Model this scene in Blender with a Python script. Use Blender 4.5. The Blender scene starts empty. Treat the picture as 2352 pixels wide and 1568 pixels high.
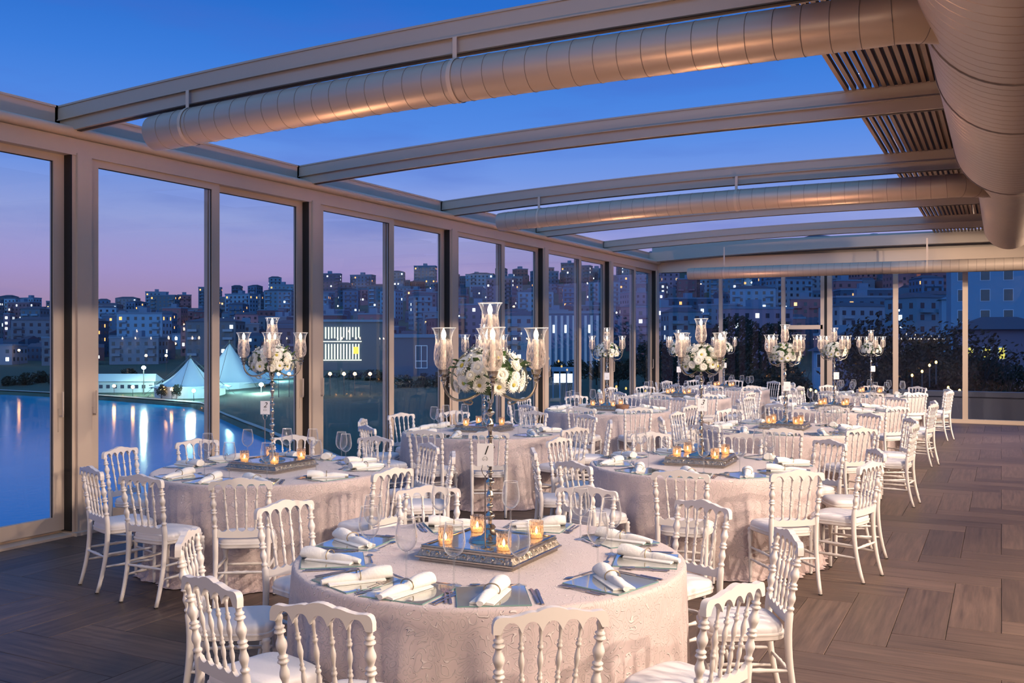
import bpy, math, random
from mathutils import Vector, Matrix
random.seed(7)
PI = math.pi
D = bpy.data
scene = bpy.context.scene
COL = scene.collection

# ------------------------------------------------------------------ camera
F = 2200.0
YAW = math.atan(1124 / F)
CA, SA = math.cos(YAW), math.sin(YAW)
EYE = 1.85
cam_data = D.cameras.new('camera')
cam_data.sensor_width = 36.0
cam_data.sensor_fit = 'HORIZONTAL'
cam_data.lens = F / 2352 * 36
cam_data.shift_y = -4 / 2352
cam_data.clip_end = 5000
cam = D.objects.new('camera', cam_data)
COL.objects.link(cam)
cam.location = (0, 0, EYE)
cam.rotation_euler = (PI / 2, 0, YAW)
scene.camera = cam

def room(lat, dep):
    """lateral / depth seen from the viewpoint -> room x, y"""
    return (lat * CA - dep * SA, lat * SA + dep * CA)

def lin(r, g, b):
    f = lambda v: (v / 255 / 12.92) if v / 255 <= .04045 else ((v / 255 + .055) / 1.055) ** 2.4
    return (f(r), f(g), f(b), 1)

# ------------------------------------------------------------------ dusk sky
world = D.worlds.new('dusk_sky')
scene.world = world
world.use_nodes = True
wn, wl = world.node_tree.nodes, world.node_tree.links
wn.clear()
w_out = wn.new('ShaderNodeOutputWorld')
w_bg = wn.new('ShaderNodeBackground')
w_tc = wn.new('ShaderNodeTexCoord')
w_sep = wn.new('ShaderNodeSeparateXYZ')
w_ramp = wn.new('ShaderNodeValToRGB')
wl.new(w_tc.outputs['Generated'], w_sep.inputs[0])
wl.new(w_sep.outputs['Z'], w_ramp.inputs[0])
stops = [(0.0, (160, 124, 148)), (.03, (162, 134, 168)), (.07, (162, 148, 202)), (.12, (148, 160, 216)),
         (.165, (112, 146, 220)), (.21, (82, 134, 220)), (.27, (58, 120, 211)), (.33, (38, 104, 196)), (.42, (46, 112, 198)), (.7, (76, 134, 196)), (1.0, (92, 148, 200))]
cr = w_ramp.color_ramp
while len(cr.elements) > 1:
    cr.elements.remove(cr.elements[-1])
cr.elements[0].position = 0
cr.elements[0].color = lin(*stops[0][1])
for p, c in stops[1:]:
    e = cr.elements.new(p)
    e.color = lin(*c)
# faint streaky clouds
w_map = wn.new('ShaderNodeMapping')
w_map.inputs['Scale'].default_value = (2.2, 2.2, 12)
w_noise = wn.new('ShaderNodeTexNoise')
w_noise.inputs['Scale'].default_value = 1.6
w_noise.inputs['Detail'].default_value = 5
w_cr = wn.new('ShaderNodeValToRGB')
w_cr.color_ramp.elements[0].position = .5
w_cr.color_ramp.elements[1].position = .72
w_mix = wn.new('ShaderNodeMixRGB')
w_mix.inputs[2].default_value = lin(72, 100, 190)
w_mul = wn.new('ShaderNodeMath')
w_mul.operation = 'MULTIPLY'
w_mul.inputs[1].default_value = .45
wl.new(w_tc.outputs['Generated'], w_map.inputs[0])
wl.new(w_map.outputs[0], w_noise.inputs['Vector'])
wl.new(w_noise.outputs[0], w_cr.inputs[0])
wl.new(w_cr.outputs[0], w_mul.inputs[0])
wl.new(w_mul.outputs[0], w_mix.inputs[0])
wl.new(w_ramp.outputs[0], w_mix.inputs[1])
wl.new(w_mix.outputs[0], w_bg.inputs[0])
w_bg.inputs[1].default_value = 1.0
wl.new(w_bg.outputs[0], w_out.inputs[0])

# ------------------------------------------------------------------ unseen room lamps right of the frame, fill spots added behind the viewpoint
def area(name, loc, target, size, power, color):
    l = D.lights.new(name, 'AREA')
    l.shape = 'DISK'
    l.size = size
    l.energy = power
    l.color = color
    o = D.objects.new(name, l)
    COL.objects.link(o)
    o.location = loc
    o.rotation_euler = (Vector(target) - Vector(loc)).to_track_quat('-Z', 'Y').to_euler()
    return o
def spot(loc, target, power, color, cone=120, r=.045):
    l = D.lights.new('warm_spot', 'SPOT')
    l.energy = power
    l.color = color
    l.spot_size = math.radians(cone)
    l.spot_blend = .6
    l.shadow_soft_size = r
    o = D.objects.new('warm_spot', l)
    COL.objects.link(o)
    o.location = loc
    o.rotation_euler = (Vector(target) - Vector(loc)).to_track_quat('-Z', 'Y').to_euler()
WARM = (1.0, .78, .61)
for yy in (12.2, 14.6, 17.0, 19.2):
    spot((2.4, yy, 4.2), (-3.2, yy + 2.6, .8), 560, WARM, 96)
    spot((4.2, yy, 4.3), (-5.2, yy + 4.4, 1.0), 760, WARM, 84)
for yy in (1.5, 5.0, 8.5):
    spot((2.4, yy, 3.9), (-3.0, yy + .8, .8), 480, WARM)
    spot((4.0, yy + 1.6, 4.0), (-6.5, yy + .8, 1.9), 900, WARM, 130)
for xx in (-4.5, -1.5, 1.5, 4.0):
    spot((xx, -3.6, 3.3), (xx - 6.0, 6.0, 2.8), 200, (1.0, .74, .54), 120)  # warm fill added behind the viewpoint to brighten the left wall frames
# blue fill added from behind the viewpoint to brighten the city facades
sun = D.lights.new('city_fill_sun', 'SUN')
sun.energy = .8
sun.color = (.30, .60, 1.0)
sun.angle = math.radians(40)
so = D.objects.new('city_fill_sun', sun)
COL.objects.link(so)
so.rotation_euler = Vector((-.15, .95, -.32)).to_track_quat('-Z', 'Y').to_euler()
scene.view_settings.view_transform = 'Standard'
scene.view_settings.look = 'None'
scene.view_settings.gamma = 1
scene.view_settings.use_curve_mapping = False
scene.view_settings.exposure = 0.13
try:
    scene.cycles.max_bounces = 10
    scene.cycles.transparent_max_bounces = 24
    scene.cycles.caustics_reflective = False
    scene.cycles.caustics_refractive = False
    scene.cycles.use_denoising = True
    scene.cycles.sample_clamp_indirect = 4
except Exception:
    pass

# ------------------------------------------------------------------ materials
def principled(name, color, rough=.5, metal=0.0, spec=.5, noise=0.0, nscale=8, bump=0.0, bscale=40, emit=None, estr=0, trans=0, sss=0, coat=0):
    m = D.materials.new(name)
    m.use_nodes = True
    nt = m.node_tree
    b = nt.nodes['Principled BSDF']
    b.inputs['Base Color'].default_value = color
    b.inputs['Roughness'].default_value = rough
    b.inputs['Metallic'].default_value = metal
    b.inputs['Specular IOR Level'].default_value = spec
    if coat:
        b.inputs['Coat Weight'].default_value = coat
    tc = nt.nodes.new('ShaderNodeTexCoord')
    if noise:
        n = nt.nodes.new('ShaderNodeTexNoise')
        n.inputs['Scale'].default_value = nscale
        n.inputs['Detail'].default_value = 4
        nt.links.new(tc.outputs['Object'], n.inputs['Vector'])
        mx = nt.nodes.new('ShaderNodeMixRGB')
        mx.inputs[1].default_value = [min(1, v * (1 + noise)) for v in color[:3]] + [1]
        mx.inputs[2].default_value = [v * (1 - noise) for v in color[:3]] + [1]
        nt.links.new(n.outputs[0], mx.inputs[0])
        nt.links.new(mx.outputs[0], b.inputs['Base Color'])
    if bump:
        n2 = nt.nodes.new('ShaderNodeTexNoise')
        n2.inputs['Scale'].default_value = bscale
        n2.inputs['Detail'].default_value = 3
        nt.links.new(tc.outputs['Object'], n2.inputs['Vector'])
        bp = nt.nodes.new('ShaderNodeBump')
        bp.inputs['Strength'].default_value = bump
        bp.inputs['Distance'].default_value = .01
        nt.links.new(n2.outputs[0], bp.inputs['Height'])
        nt.links.new(bp.outputs[0], b.inputs['Normal'])
    if emit:
        b.inputs['Emission Color'].default_value = emit
        b.inputs['Emission Strength'].default_value = estr
    return m

def glass_mat(name, tint, refl=1.0, rough=0.0, ior=1.45, etched=False, power=4.5, edge=0):
    """thin clear glass: mostly see-through, mirror-like towards grazing angles"""
    m = D.materials.new(name)
    m.use_nodes = True
    nt = m.node_tree
    nt.nodes.clear()
    out = nt.nodes.new('ShaderNodeOutputMaterial')
    tr = nt.nodes.new('ShaderNodeBsdfTransparent')
    tr.inputs[0].default_value = tint
    gl = nt.nodes.new('ShaderNodeBsdfGlossy')
    gl.inputs['Roughness'].default_value = rough
    lw = nt.nodes.new('ShaderNodeLayerWeight')
    lw.inputs[0].default_value = .5
    fr = nt.nodes.new('ShaderNodeMath')
    fr.operation = 'POWER'
    fr.inputs[1].default_value = power
    nt.links.new(lw.outputs['Facing'], fr.inputs[0])
    mu = nt.nodes.new('ShaderNodeMath')
    mu.operation = 'MULTIPLY_ADD'
    mu.inputs[1].default_value = .95 * refl
    mu.inputs[2].default_value = .035 * refl
    mu.use_clamp = True
    mix = nt.nodes.new('ShaderNodeMixShader')
    nt.links.new(fr.outputs[0], mu.inputs[0])
    nt.links.new(mu.outputs[0], mix.inputs[0])
    nt.links.new(tr.outputs[0], mix.inputs[1])
    nt.links.new(gl.outputs[0], mix.inputs[2])
    last = mix
    if edge:                                # white diffuse mixed in towards the outline, a painted bright edge
        pw = nt.nodes.new('ShaderNodeMath')
        pw.operation = 'POWER'
        pw.inputs[1].default_value = 3.0
        nt.links.new(lw.outputs['Facing'], pw.inputs[0])
        ml = nt.nodes.new('ShaderNodeMath')
        ml.operation = 'MULTIPLY_ADD'
        ml.inputs[1].default_value = edge
        ml.inputs[2].default_value = .02
        nt.links.new(pw.outputs[0], ml.inputs[0])
        d1 = nt.nodes.new('ShaderNodeBsdfTranslucent')
        d1.inputs[0].default_value = (.95, .95, .95, 1)
        d2 = nt.nodes.new('ShaderNodeBsdfDiffuse')
        d2.inputs[0].default_value = (.95, .95, .95, 1)
        ad = nt.nodes.new('ShaderNodeMixShader')
        nt.links.new(d1.outputs[0], ad.inputs[1])
        nt.links.new(d2.outputs[0], ad.inputs[2])
        me_ = nt.nodes.new('ShaderNodeMixShader')
        nt.links.new(ml.outputs[0], me_.inputs[0])
        nt.links.new(mix.outputs[0], me_.inputs[1])
        nt.links.new(ad.outputs[0], me_.inputs[2])
        mix = last = me_
    if etched:
        tc = nt.nodes.new('ShaderNodeTexCoord')
        mp = nt.nodes.new('ShaderNodeMapping')
        mp.inputs['Scale'].default_value = (1, 1, .28)
        vo = nt.nodes.new('ShaderNodeTexVoronoi')
        vo.inputs['Scale'].default_value = 120
        rp = nt.nodes.new('ShaderNodeValToRGB')
        rp.color_ramp.elements[0].position = .25
        rp.color_ramp.elements[1].position = .62
        sp = nt.nodes.new('ShaderNodeSeparateXYZ')
        mr = nt.nodes.new('ShaderNodeMapRange')
        mr.inputs[1].default_value = .155
        mr.inputs[2].default_value = .135
        m2 = nt.nodes.new('ShaderNodeMath')
        m2.operation = 'MULTIPLY'
        m3 = nt.nodes.new('ShaderNodeMath')
        m3.operation = 'MULTIPLY'
        m3.inputs[1].default_value = etched
        df = nt.nodes.new('ShaderNodeBsdfTranslucent')
        df.inputs[0].default_value = (.95, .80, .68, 1)
        mixb = nt.nodes.new('ShaderNodeMixShader')
        nt.links.new(tc.outputs['Object'], mp.inputs[0])
        nt.links.new(mp.outputs[0], vo.inputs['Vector'])
        nt.links.new(vo.outputs['Distance'], rp.inputs[0])
        nt.links.new(tc.outputs['Object'], sp.inputs[0])
        nt.links.new(sp.outputs['Z'], mr.inputs[0])
        nt.links.new(rp.outputs[0], m2.inputs[0])
        nt.links.new(mr.outputs[0], m2.inputs[1])
        nt.links.new(m2.outputs[0], m3.inputs[0])
        nt.links.new(m3.outputs[0], mixb.inputs[0])
        nt.links.new(mix.outputs[0], mixb.inputs[1])
        nt.links.new(df.outputs[0], mixb.inputs[2])
        last = mixb
    nt.links.new(last.outputs[0], out.inputs[0])
    return m

def emit_mat(name, color, strength):
    m = D.materials.new(name)
    m.use_nodes = True
    nt = m.node_tree
    nt.nodes.clear()
    out = nt.nodes.new('ShaderNodeOutputMaterial')
    e = nt.nodes.new('ShaderNodeEmission')
    e.inputs[0].default_value = color
    e.inputs[1].default_value = strength
    nt.links.new(e.outputs[0], out.inputs[0])
    return m

M = {}
M['frame'] = principled('champagne_aluminium', (.58, .46, .365, 1), .42, .0, .5, noise=.04, nscale=3)
M['beam'] = principled('beam_paint', (.41, .355, .30, 1), .45, 0, .5, noise=.04, nscale=2)
M['duct'] = principled('duct_metal', (.50, .40, .325, 1), .40, .35, .5, noise=.05, nscale=3)
M['seam'] = principled('duct_seam', (.24, .19, .16, 1), .6, .1)
M['slot'] = principled('dark_slot', (.05, .04, .035, 1), .8)
M['gasket'] = principled('black_gasket', (.015, .012, .01, 1), .6)
M['slat'] = principled('slat_brown', (.17, .115, .085, 1), .5, noise=.08)
M['dark_ceiling'] = principled('void_above_slats', (.03, .025, .022, 1), .9)
M['plaster'] = principled('warm_plaster', (.55, .47, .40, 1), .8, noise=.05)
M['pane'] = glass_mat('window_glass', (.97, .98, .985, 1), .9)
M['pane_dark'] = glass_mat('window_glass_back', (.84, .88, .93, 1), 1.0)
M['crystal'] = glass_mat('wine_glass', (.985, .99, .995, 1), 1.8, .04, 1.5, power=2.6, edge=.85)
M['shade'] = glass_mat('etched_shade_glass', (.98, .97, .96, 1), 1.6, .04, 1.5, etched=.60, power=3, edge=.55)
M['rim'] = principled('rim_highlight_white', (.92, .90, .88, 1), .2)  # near-white colour imitates the highlight along glass rims
M['chair'] = principled('chair_white_lacquer', (.78, .73, .70, 1), .28, 0, .5, noise=.03, nscale=5)
M['seat'] = principled('seat_white_leatherette', (.80, .77, .78, 1), .42, 0, .4, bump=.15, bscale=60)
M['silver'] = principled('antique_silver', (.62, .56, .48, 1), .18, 1, noise=.25, nscale=60)
M['cutlery'] = principled('polished_steel', (.60, .55, .52, 1), .22, .95)
M['mirror'] = principled('mirror_glass', (.84, .86, .80, 1), .05, .80)
M['mirror_edge'] = principled('mirror_bevelled_edge', (.22, .38, .36, 1), .15, .3)
M['napkin'] = principled('napkin_linen', (.86, .84, .81, 1), .85, 0, .2, bump=.25, bscale=90)
M['ring'] = principled('napkin_ring_gilt', (.42, .34, .22, 1), .35, .8)
M['wax'] = principled('candle_wax', (.93, .84, .74, 1), .5, emit=(1, .62, .36, 1), estr=.25)  # slight emission stands in for flame light inside the wax
M['flame'] = emit_mat('flame_bulb', (1.0, .80, .58, 1), 26)
M['flame_small'] = emit_mat('tealight_flame', (1.0, .58, .24, 1), 22)
M['votive'] = glass_mat('amber_votive_glass', (1.0, .78, .58, 1), 1.6, .12, 1.5, etched=.55, power=3)
M['petal'] = principled('petal_white', (.88, .87, .80, 1), .7, 0, .2)
M['petal_cream'] = principled('petal_cream', (.84, .80, .66, 1), .7, 0, .2)
M['flower_eye'] = principled('flower_eye', (.50, .42, .08, 1), .8, noise=.3, nscale=200)
M['leaf'] = principled('leaf_green', (.06, .13, .03, 1), .45, noise=.3, nscale=20)
M['card'] = principled('card_white', (.85, .84, .86, 1), .6)
M['ink'] = principled('card_ink', (.03, .03, .03, 1), .6)
M['tealight'] = principled('tealight_wax', (.95, .75, .5, 1), .6, emit=(1, .5, .18, 1), estr=.8)  # emission imitates the wax lit through by its flame

def cloth_mat():
    m = D.materials.new('pink_jacquard_cloth')
    m.use_nodes = True
    nt = m.node_tree
    b = nt.nodes['Principled BSDF']
    b.inputs['Roughness'].default_value = .62
    b.inputs['Sheen Weight'].default_value = .3
    tc = nt.nodes.new('ShaderNodeTexCoord')
    nz = nt.nodes.new('ShaderNodeTexNoise')
    nz.inputs['Scale'].default_value = 7
    nz.inputs['Detail'].default_value = 1.5
    mxv = nt.nodes.new('ShaderNodeVectorMath')
    mxv.operation = 'SCALE'
    mxv.inputs['Scale'].default_value = .22
    addv = nt.nodes.new('ShaderNodeVectorMath')
    addv.operation = 'ADD'
    vo = nt.nodes.new('ShaderNodeTexVoronoi')
    vo.inputs['Scale'].default_value = 20
    wv = nt.nodes.new('ShaderNodeMath')
    wv.operation = 'MULTIPLY'
    wv.inputs[1].default_value = 22
    sn = nt.nodes.new('ShaderNodeMath')
    sn.operation = 'SINE'
    rp = nt.nodes.new('ShaderNodeValToRGB')
    rp.color_ramp.elements[0].position = .74
    rp.color_ramp.elements[1].position = .93
    mix = nt.nodes.new('ShaderNodeMixRGB')
    mix.inputs[1].default_value = (.58, .475, .465, 1)
    mix.inputs[2].default_value = (.72, .625, .60, 1)
    bp = nt.nodes.new('ShaderNodeBump')
    bp.inputs['Strength'].default_value = .9
    bp.inputs['Distance'].default_value = .006
    L = nt.links.new
    L(tc.outputs['Object'], nz.inputs['Vector'])
    L(nz.outputs['Color'], mxv.inputs[0])
    L(tc.outputs['Object'], addv.inputs[0])
    L(mxv.outputs[0], addv.inputs[1])
    L(addv.outputs[0], vo.inputs['Vector'])
    L(vo.outputs['Distance'], wv.inputs[0])
    L(wv.outputs[0], sn.inputs[0])
    L(sn.outputs[0], rp.inputs[0])
    L(rp.outputs[0], mix.inputs[0])
    L(mix.outputs[0], b.inputs['Base Color'])
    L(rp.outputs[0], bp.inputs['Height'])
    L(bp.outputs[0], b.inputs['Normal'])
    return m
M['cloth'] = cloth_mat()

def wood_mat():
    m = D.materials.new('dark_oak_plank')
    m.use_nodes = True
    nt = m.node_tree
    b = nt.nodes['Principled BSDF']
    b.inputs['Roughness'].default_value = .48
    L = nt.links.new
    uv = nt.nodes.new('ShaderNodeUVMap')
    oi = nt.nodes.new('ShaderNodeObjectInfo')
    ge = nt.nodes.new('ShaderNodeNewGeometry')
    add = nt.nodes.new('ShaderNodeMath')
    add.operation = 'ADD'
    fr = nt.nodes.new('ShaderNodeMath')
    fr.operation = 'FRACT'
    L(oi.outputs['Random'], add.inputs[0])
    L(ge.outputs['Random Per Island'], add.inputs[1])
    L(add.outputs[0], fr.inputs[0])
    mp = nt.nodes.new('ShaderNodeMapping')
    mp.inputs['Scale'].default_value = (1.6, 26, 1)
    cb = nt.nodes.new('ShaderNodeCombineXYZ')
    sc = nt.nodes.new('ShaderNodeMath')
    sc.operation = 'MULTIPLY'
    sc.inputs[1].default_value = 40
    L(fr.outputs[0], sc.inputs[0])
    L(sc.outputs[0], cb.inputs[0])
    L(sc.outputs[0], cb.inputs[1])
    va = nt.nodes.new('ShaderNodeVectorMath')
    va.operation = 'ADD'
    L(uv.outputs[0], va.inputs[0])
    L(cb.outputs[0], va.inputs[1])
    L(va.outputs[0], mp.inputs[0])
    n = nt.nodes.new('ShaderNodeTexNoise')
    n.inputs['Scale'].default_value = 1
    n.inputs['Detail'].default_value = 6
    n.inputs['Roughness'].default_value = .65
    L(mp.outputs[0], n.inputs['Vector'])
    rp = nt.nodes.new('ShaderNodeValToRGB')
    rp.color_ramp.elements[0].position = .3
    rp.color_ramp.elements[0].color = (.040, .026, .020, 1)
    rp.color_ramp.elements[1].position = .72
    rp.color_ramp.elements[1].color = (.138, .090, .068, 1)
    L(n.outputs[0], rp.inputs[0])
    hs = nt.nodes.new('ShaderNodeHueSaturation')
    mr = nt.nodes.new('ShaderNodeMapRange')
    mr.inputs[3].default_value = .72
    mr.inputs[4].default_value = 1.25
    L(fr.outputs[0], mr.inputs[0])
    L(mr.outputs[0], hs.inputs['Value'])
    L(rp.outputs[0], hs.inputs['Color'])
    L(hs.outputs[0], b.inputs['Base Color'])
    bp = nt.nodes.new('ShaderNodeBump')
    bp.inputs['Strength'].default_value = .25
    bp.inputs['Distance'].default_value = .004
    L(n.outputs[0], bp.inputs['Height'])
    L(bp.outputs[0], b.inputs['Normal'])
    return m
M['wood'] = wood_mat()
M['grout'] = principled('dark_subfloor', (.04, .03, .026, 1), .8)

# ------------------------------------------------------------------ mesh helpers
class MB:
    def __init__(s):
        s.v, s.f, s.uv, s.mi = [], [], None, []
    def add(s, vs, fs, mi=0):
        o = len(s.v)
        s.v.extend(vs)
        s.f.extend([tuple(i + o for i in f) for f in fs])
        s.mi.extend([mi] * len(fs))
        return s
    def box(s, x0, x1, y0, y1, z0, z1, mi=0):
        return s.add([(x0, y0, z0), (x1, y0, z0), (x1, y1, z0), (x0, y1, z0), (x0, y0, z1), (x1, y0, z1), (x1, y1, z1), (x0, y1, z1)],
                     [(0, 3, 2, 1), (4, 5, 6, 7), (0, 1, 5, 4), (1, 2, 6, 5), (2, 3, 7, 6), (3, 0, 4, 7)], mi)
    def cbox(s, x0, x1, y0, y1, z0, z1, c=.004, mi=0):
        """box with chamfered top edges"""
        vs = []
        for z, k in ((z0, 0), (z1 - c, 0), (z1, c)):
            vs += [(x0 + k, y0 + k, z), (x1 - k, y0 + k, z), (x1 - k, y1 - k, z), (x0 + k, y1 - k, z)]
        fs = [(0, 3, 2, 1), (8, 9, 10, 11)]
        for a in (0, 4):
            for i in range(4):
                fs.append((a + i, a + (i + 1) % 4, a + 4 + (i + 1) % 4, a + 4 + i))
        return s.add(vs, fs, mi)
    def lathe(s, prof, seg=16, c=(0, 0, 0), cap0=True, cap1=True, mi=0):
        vs, fs = [], []
        for r, z in prof:
            for i in range(seg):
                a = 2 * PI * i / seg
                vs.append((c[0] + r * math.cos(a), c[1] + r * math.sin(a), c[2] + z))
        for k in range(len(prof) - 1):
            for i in range(seg):
                j = (i + 1) % seg
                fs.append((k * seg + i, k * seg + j, (k + 1) * seg + j, (k + 1) * seg + i))
        if cap0:
            fs.append(tuple(reversed(range(seg))))
        if cap1:
            fs.append(tuple(range((len(prof) - 1) * seg, len(prof) * seg)))
        return s.add(vs, fs, mi)
    def tube(s, pts, rad, seg=8, mi=0, cap=True):
        """swept round section; rad a number or a list"""
        pts = [Vector(p) for p in pts]
        n = len(pts)
        if not isinstance(rad, (list, tuple)):
            rad = [rad] * n
        vs, fs = [], []
        t = (pts[1] - pts[0]).normalized()
        up = Vector((0, 0, 1)) if abs(t.z) < .9 else Vector((1, 0, 0))
        u = t.cross(up).normalized()
        for k in range(n):
            t = (pts[min(k + 1, n - 1)] - pts[max(k - 1, 0)]).normalized()
            u = (u - t * u.dot(t)).normalized()
            w = t.cross(u)
            for i in range(seg):
                a = 2 * PI * i / seg
                p = pts[k] + (u * math.cos(a) + w * math.sin(a)) * rad[k]
                vs.append(tuple(p))
        for k in range(n - 1):
            for i in range(seg):
                j = (i + 1) % seg
                fs.append((k * seg + i, k * seg + j, (k + 1) * seg + j, (k + 1) * seg + i))
        if cap:
            fs.append(tuple(reversed(range(seg))))
            fs.append(tuple(range((n - 1) * seg, n * seg)))
        return s.add(vs, fs, mi)
    def bars(s, xs, lo, hi, y0, y1, mi=0):
        """panel between two curves lo(x) and hi(x), y0..y1 may be functions of x"""
        vs = []
        for x in xs:
            a = y0(x) if callable(y0) else y0
            b = y1(x) if callable(y1) else y1
            vs += [(x, a, lo(x)), (x, b, lo(x)), (x, b, hi(x)), (x, a, hi(x))]
        fs = []
        for k in range(len(xs) - 1):
            o = k * 4
            for i in range(4):
                j = (i + 1) % 4
                fs.append((o + i, o + 4 + i, o + 4 + j, o + j))
        e = (len(xs) - 1) * 4
        fs += [(0, 1, 2, 3), (e + 3, e + 2, e + 1, e)]
        return s.add(vs, fs, mi)
    def build(s, name, mats, parent=None, smooth=False, loc=None, rot=None, kind=None, label=None):
        me = D.meshes.new(name)
        me.from_pydata([tuple(v) for v in s.v], [], s.f)
        if not isinstance(mats, (list, tuple)):
            mats = [mats]
        for m in mats:
            me.materials.append(m)
        if len(mats) > 1:
            me.polygons.foreach_set('material_index', s.mi)
        if smooth:
            me.polygons.foreach_set('use_smooth', [True] * len(s.f))
            if smooth != 'all':
                try:
                    me.set_sharp_from_angle(angle=math.radians(42))
                except Exception:
                    pass
        if s.uv:
            ul = me.uv_layers.new(name='UVMap')
            flat = [c for uv in s.uv for c in uv]
            ul.data.foreach_set('uv', flat)
        me.update()
        return link(name, me, parent, loc, rot, kind, label)

def link(name, me, parent=None, loc=None, rot=None, kind=None, label=None):
    o = D.objects.new(name, me)
    COL.objects.link(o)
    if parent:
        o.parent = parent
    if loc:
        o.location = loc
    if rot:
        o.rotation_euler = rot
    if kind:
        o['kind'] = kind
    if label:
        o['label'] = label
    return o

def interp(tab, x):
    if x <= tab[0][0]:
        return tab[0][1]
    for (a, u), (b_, v) in zip(tab, tab[1:]):
        if x <= b_:
            return u + (v - u) * (x - a) / (b_ - a)
    return tab[-1][1]

def thing(name, label, cat, loc=(0, 0, 0), rz=0, group=None):
    o = link(name, None, None, loc, (0, 0, rz))
    o.empty_display_size = .1
    o['label'] = label
    o['category'] = cat
    if group:
        o['group'] = group
    return o

def tag(o, label, cat, group=None):
    o['label'] = label
    o['category'] = cat
    if group:
        o['group'] = group
    return o

def structure(name, loc=None):
    o = link(name, None, None, loc)
    o['kind'] = 'structure'
    return o

def children(o):
    return KIDS.get(o.name, [])
KIDS = {}
def register(root):
    """remember the children of a prototype so that copies are cheap"""
    for o in D.objects:
        if o.parent is root:
            KIDS.setdefault(root.name, []).append(o)
            for g in D.objects:
                if g.parent is o:
                    KIDS.setdefault(o.name, []).append(g)

def dup(proto, loc, rz, label=None, group=None, skip=()):
    r = proto.copy()
    COL.objects.link(r)
    r.location = loc
    r.rotation_euler = (0, 0, rz)
    if label:
        r['label'] = label
    if group:
        r['group'] = group
    for ch in children(proto):
        c = ch.copy()
        COL.objects.link(c)
        c.parent = r
        for g in children(ch):
            d = g.copy()
            COL.objects.link(d)
            d.parent = c
    return r

PLACED = set()
def place(proto, loc, rz, label, group=None):
    """the prototype itself the first time, copies afterwards"""
    if proto.name not in PLACED:
        PLACED.add(proto.name)
        FIRST[proto.name] = (loc, rz, label, group)
        return proto
    return dup(proto, loc, rz, label, group)
FIRST = {}
def settle():
    for n, (loc, rz, label, group) in FIRST.items():
        o = D.objects[n]
        o.location = loc
        o.rotation_euler = (0, 0, rz)
        o['label'] = label
        if group:
            o['group'] = group

ORD = ['nearest', 'second', 'third', 'fourth', 'fifth', 'sixth', 'seventh', 'eighth', 'ninth', 'tenth', 'eleventh', 'twelfth']
ORDN = ['first', 'second', 'third', 'fourth', 'fifth', 'sixth', 'seventh', 'eighth', 'ninth', 'tenth', 'eleventh', 'twelfth', 'thirteenth', 'fourteenth', 'fifteenth', 'sixteenth', 'seventeenth', 'eighteenth', 'nineteenth', 'twentieth']
def ordinal(i):
    if i < 20:
        return ORDN[i]
    tens = ['', '', 'twenty', 'thirty', 'forty', 'fifty', 'sixty'][(i + 1) // 10]
    u = (i + 1) % 10
    return (tens[:-1] + 'ieth') if u == 0 else tens + '-' + ORDN[u - 1]

# ================================================================== SETTING
WX = -7.80            # face of the left window wall
BAY = 3.483
Y1 = 6.10             # first roof beam
BEAM_Y = [Y1 + BAY * k for k in range(-1, 6)]
YB = 23.55            # back window wall
XR = 4.6              # right wall (outside the frame)
Y0 = -5.0             # room reaches behind the viewpoint

# ---- floor of herringbone planks
floor = MB().box(WX - .35, XR, Y0, YB + .3, -.12, -.012).build('floor', M['grout'], kind='structure')
W_, N_ = .31, 4
def plank_uv(mb, n):
    pass
def plank_geo(horizontal):
    g = .0016
    l, w = W_ * N_, W_
    x1, y1 = (l, w) if horizontal else (w, l)
    b = MB().cbox(g, x1 - g, g, y1 - g, -.012, 0, .0025)
    uv = []
    for f in b.f:
        for i in f:
            v = b.v[i]
            uv.append((v[0], v[1]) if horizontal else (v[1], v[0]))
    b.uv = uv
    return b
spots = []
OX, OY = 0.0, 6.78
# vertical plank with right edge at x = 0 and near end at y = OY
# column index -1 -> Y start = -1-7+8m = 0 (in plank widths)
for r in range(-45, 60):
    for q in range(-40, 25):
        x, y = OX + q * W_, OY + r * W_
        if (q - r) % (2 * N_) == 0:
            spots.append((x, y, True))
        if (q - r - 2 * N_ + 1) % (2 * N_) == 0 and False:
            pass
for q in range(-30, 18):
    for m in range(-9, 12):
        ys = q - 2 * N_ + 1 + 2 * N_ * m
        spots.append((OX + q * W_, OY + ys * W_, False))
def inview(x, y):
    dep = -x * SA + y * CA
    lat = x * CA + y * SA
    if dep < 1.2:
        return None
    t = lat / dep
    py = 780 + EYE * F / dep
    if abs(t) > .62 or py > 1680:
        return None
    return dep
vis, rest = [], []
for (x, y, h) in spots:
    l, w = (W_ * N_, W_) if h else (W_, W_ * N_)
    if x + l < WX - .1 or x > XR - .1 or y + w < Y0 or y > YB:
        continue
    x0, x1 = max(x, WX - .2), min(x + l, XR)
    y0, y1 = max(y, Y0), min(y + w, YB + .1)
    whole = (x0 == x and x1 == x + l and y0 == y and y1 == y + w)
    d = inview(x + l / 2, y + w / 2)
    # under the tables little of the floor shows; planks in the open count first
    if d and whole:
        vis.append((d, x, y, h))
    else:
        rest.append((x0, x1, y0, y1, h))
vis.sort()
pm = {}
for h in (True, False):
    o = plank_geo(h).build('plank', M['wood'])
    pm[h] = o.data
    D.objects.remove(o)
for i, (d, x, y, h) in enumerate(vis):
    if i < 298:
        link('plank', pm[h], floor, (x, y, 0))
    else:
        l, w = (W_ * N_, W_) if h else (W_, W_ * N_)
        rest.append((x, x + l, y, y + w, h))
b = MB()
uv = []
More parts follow.
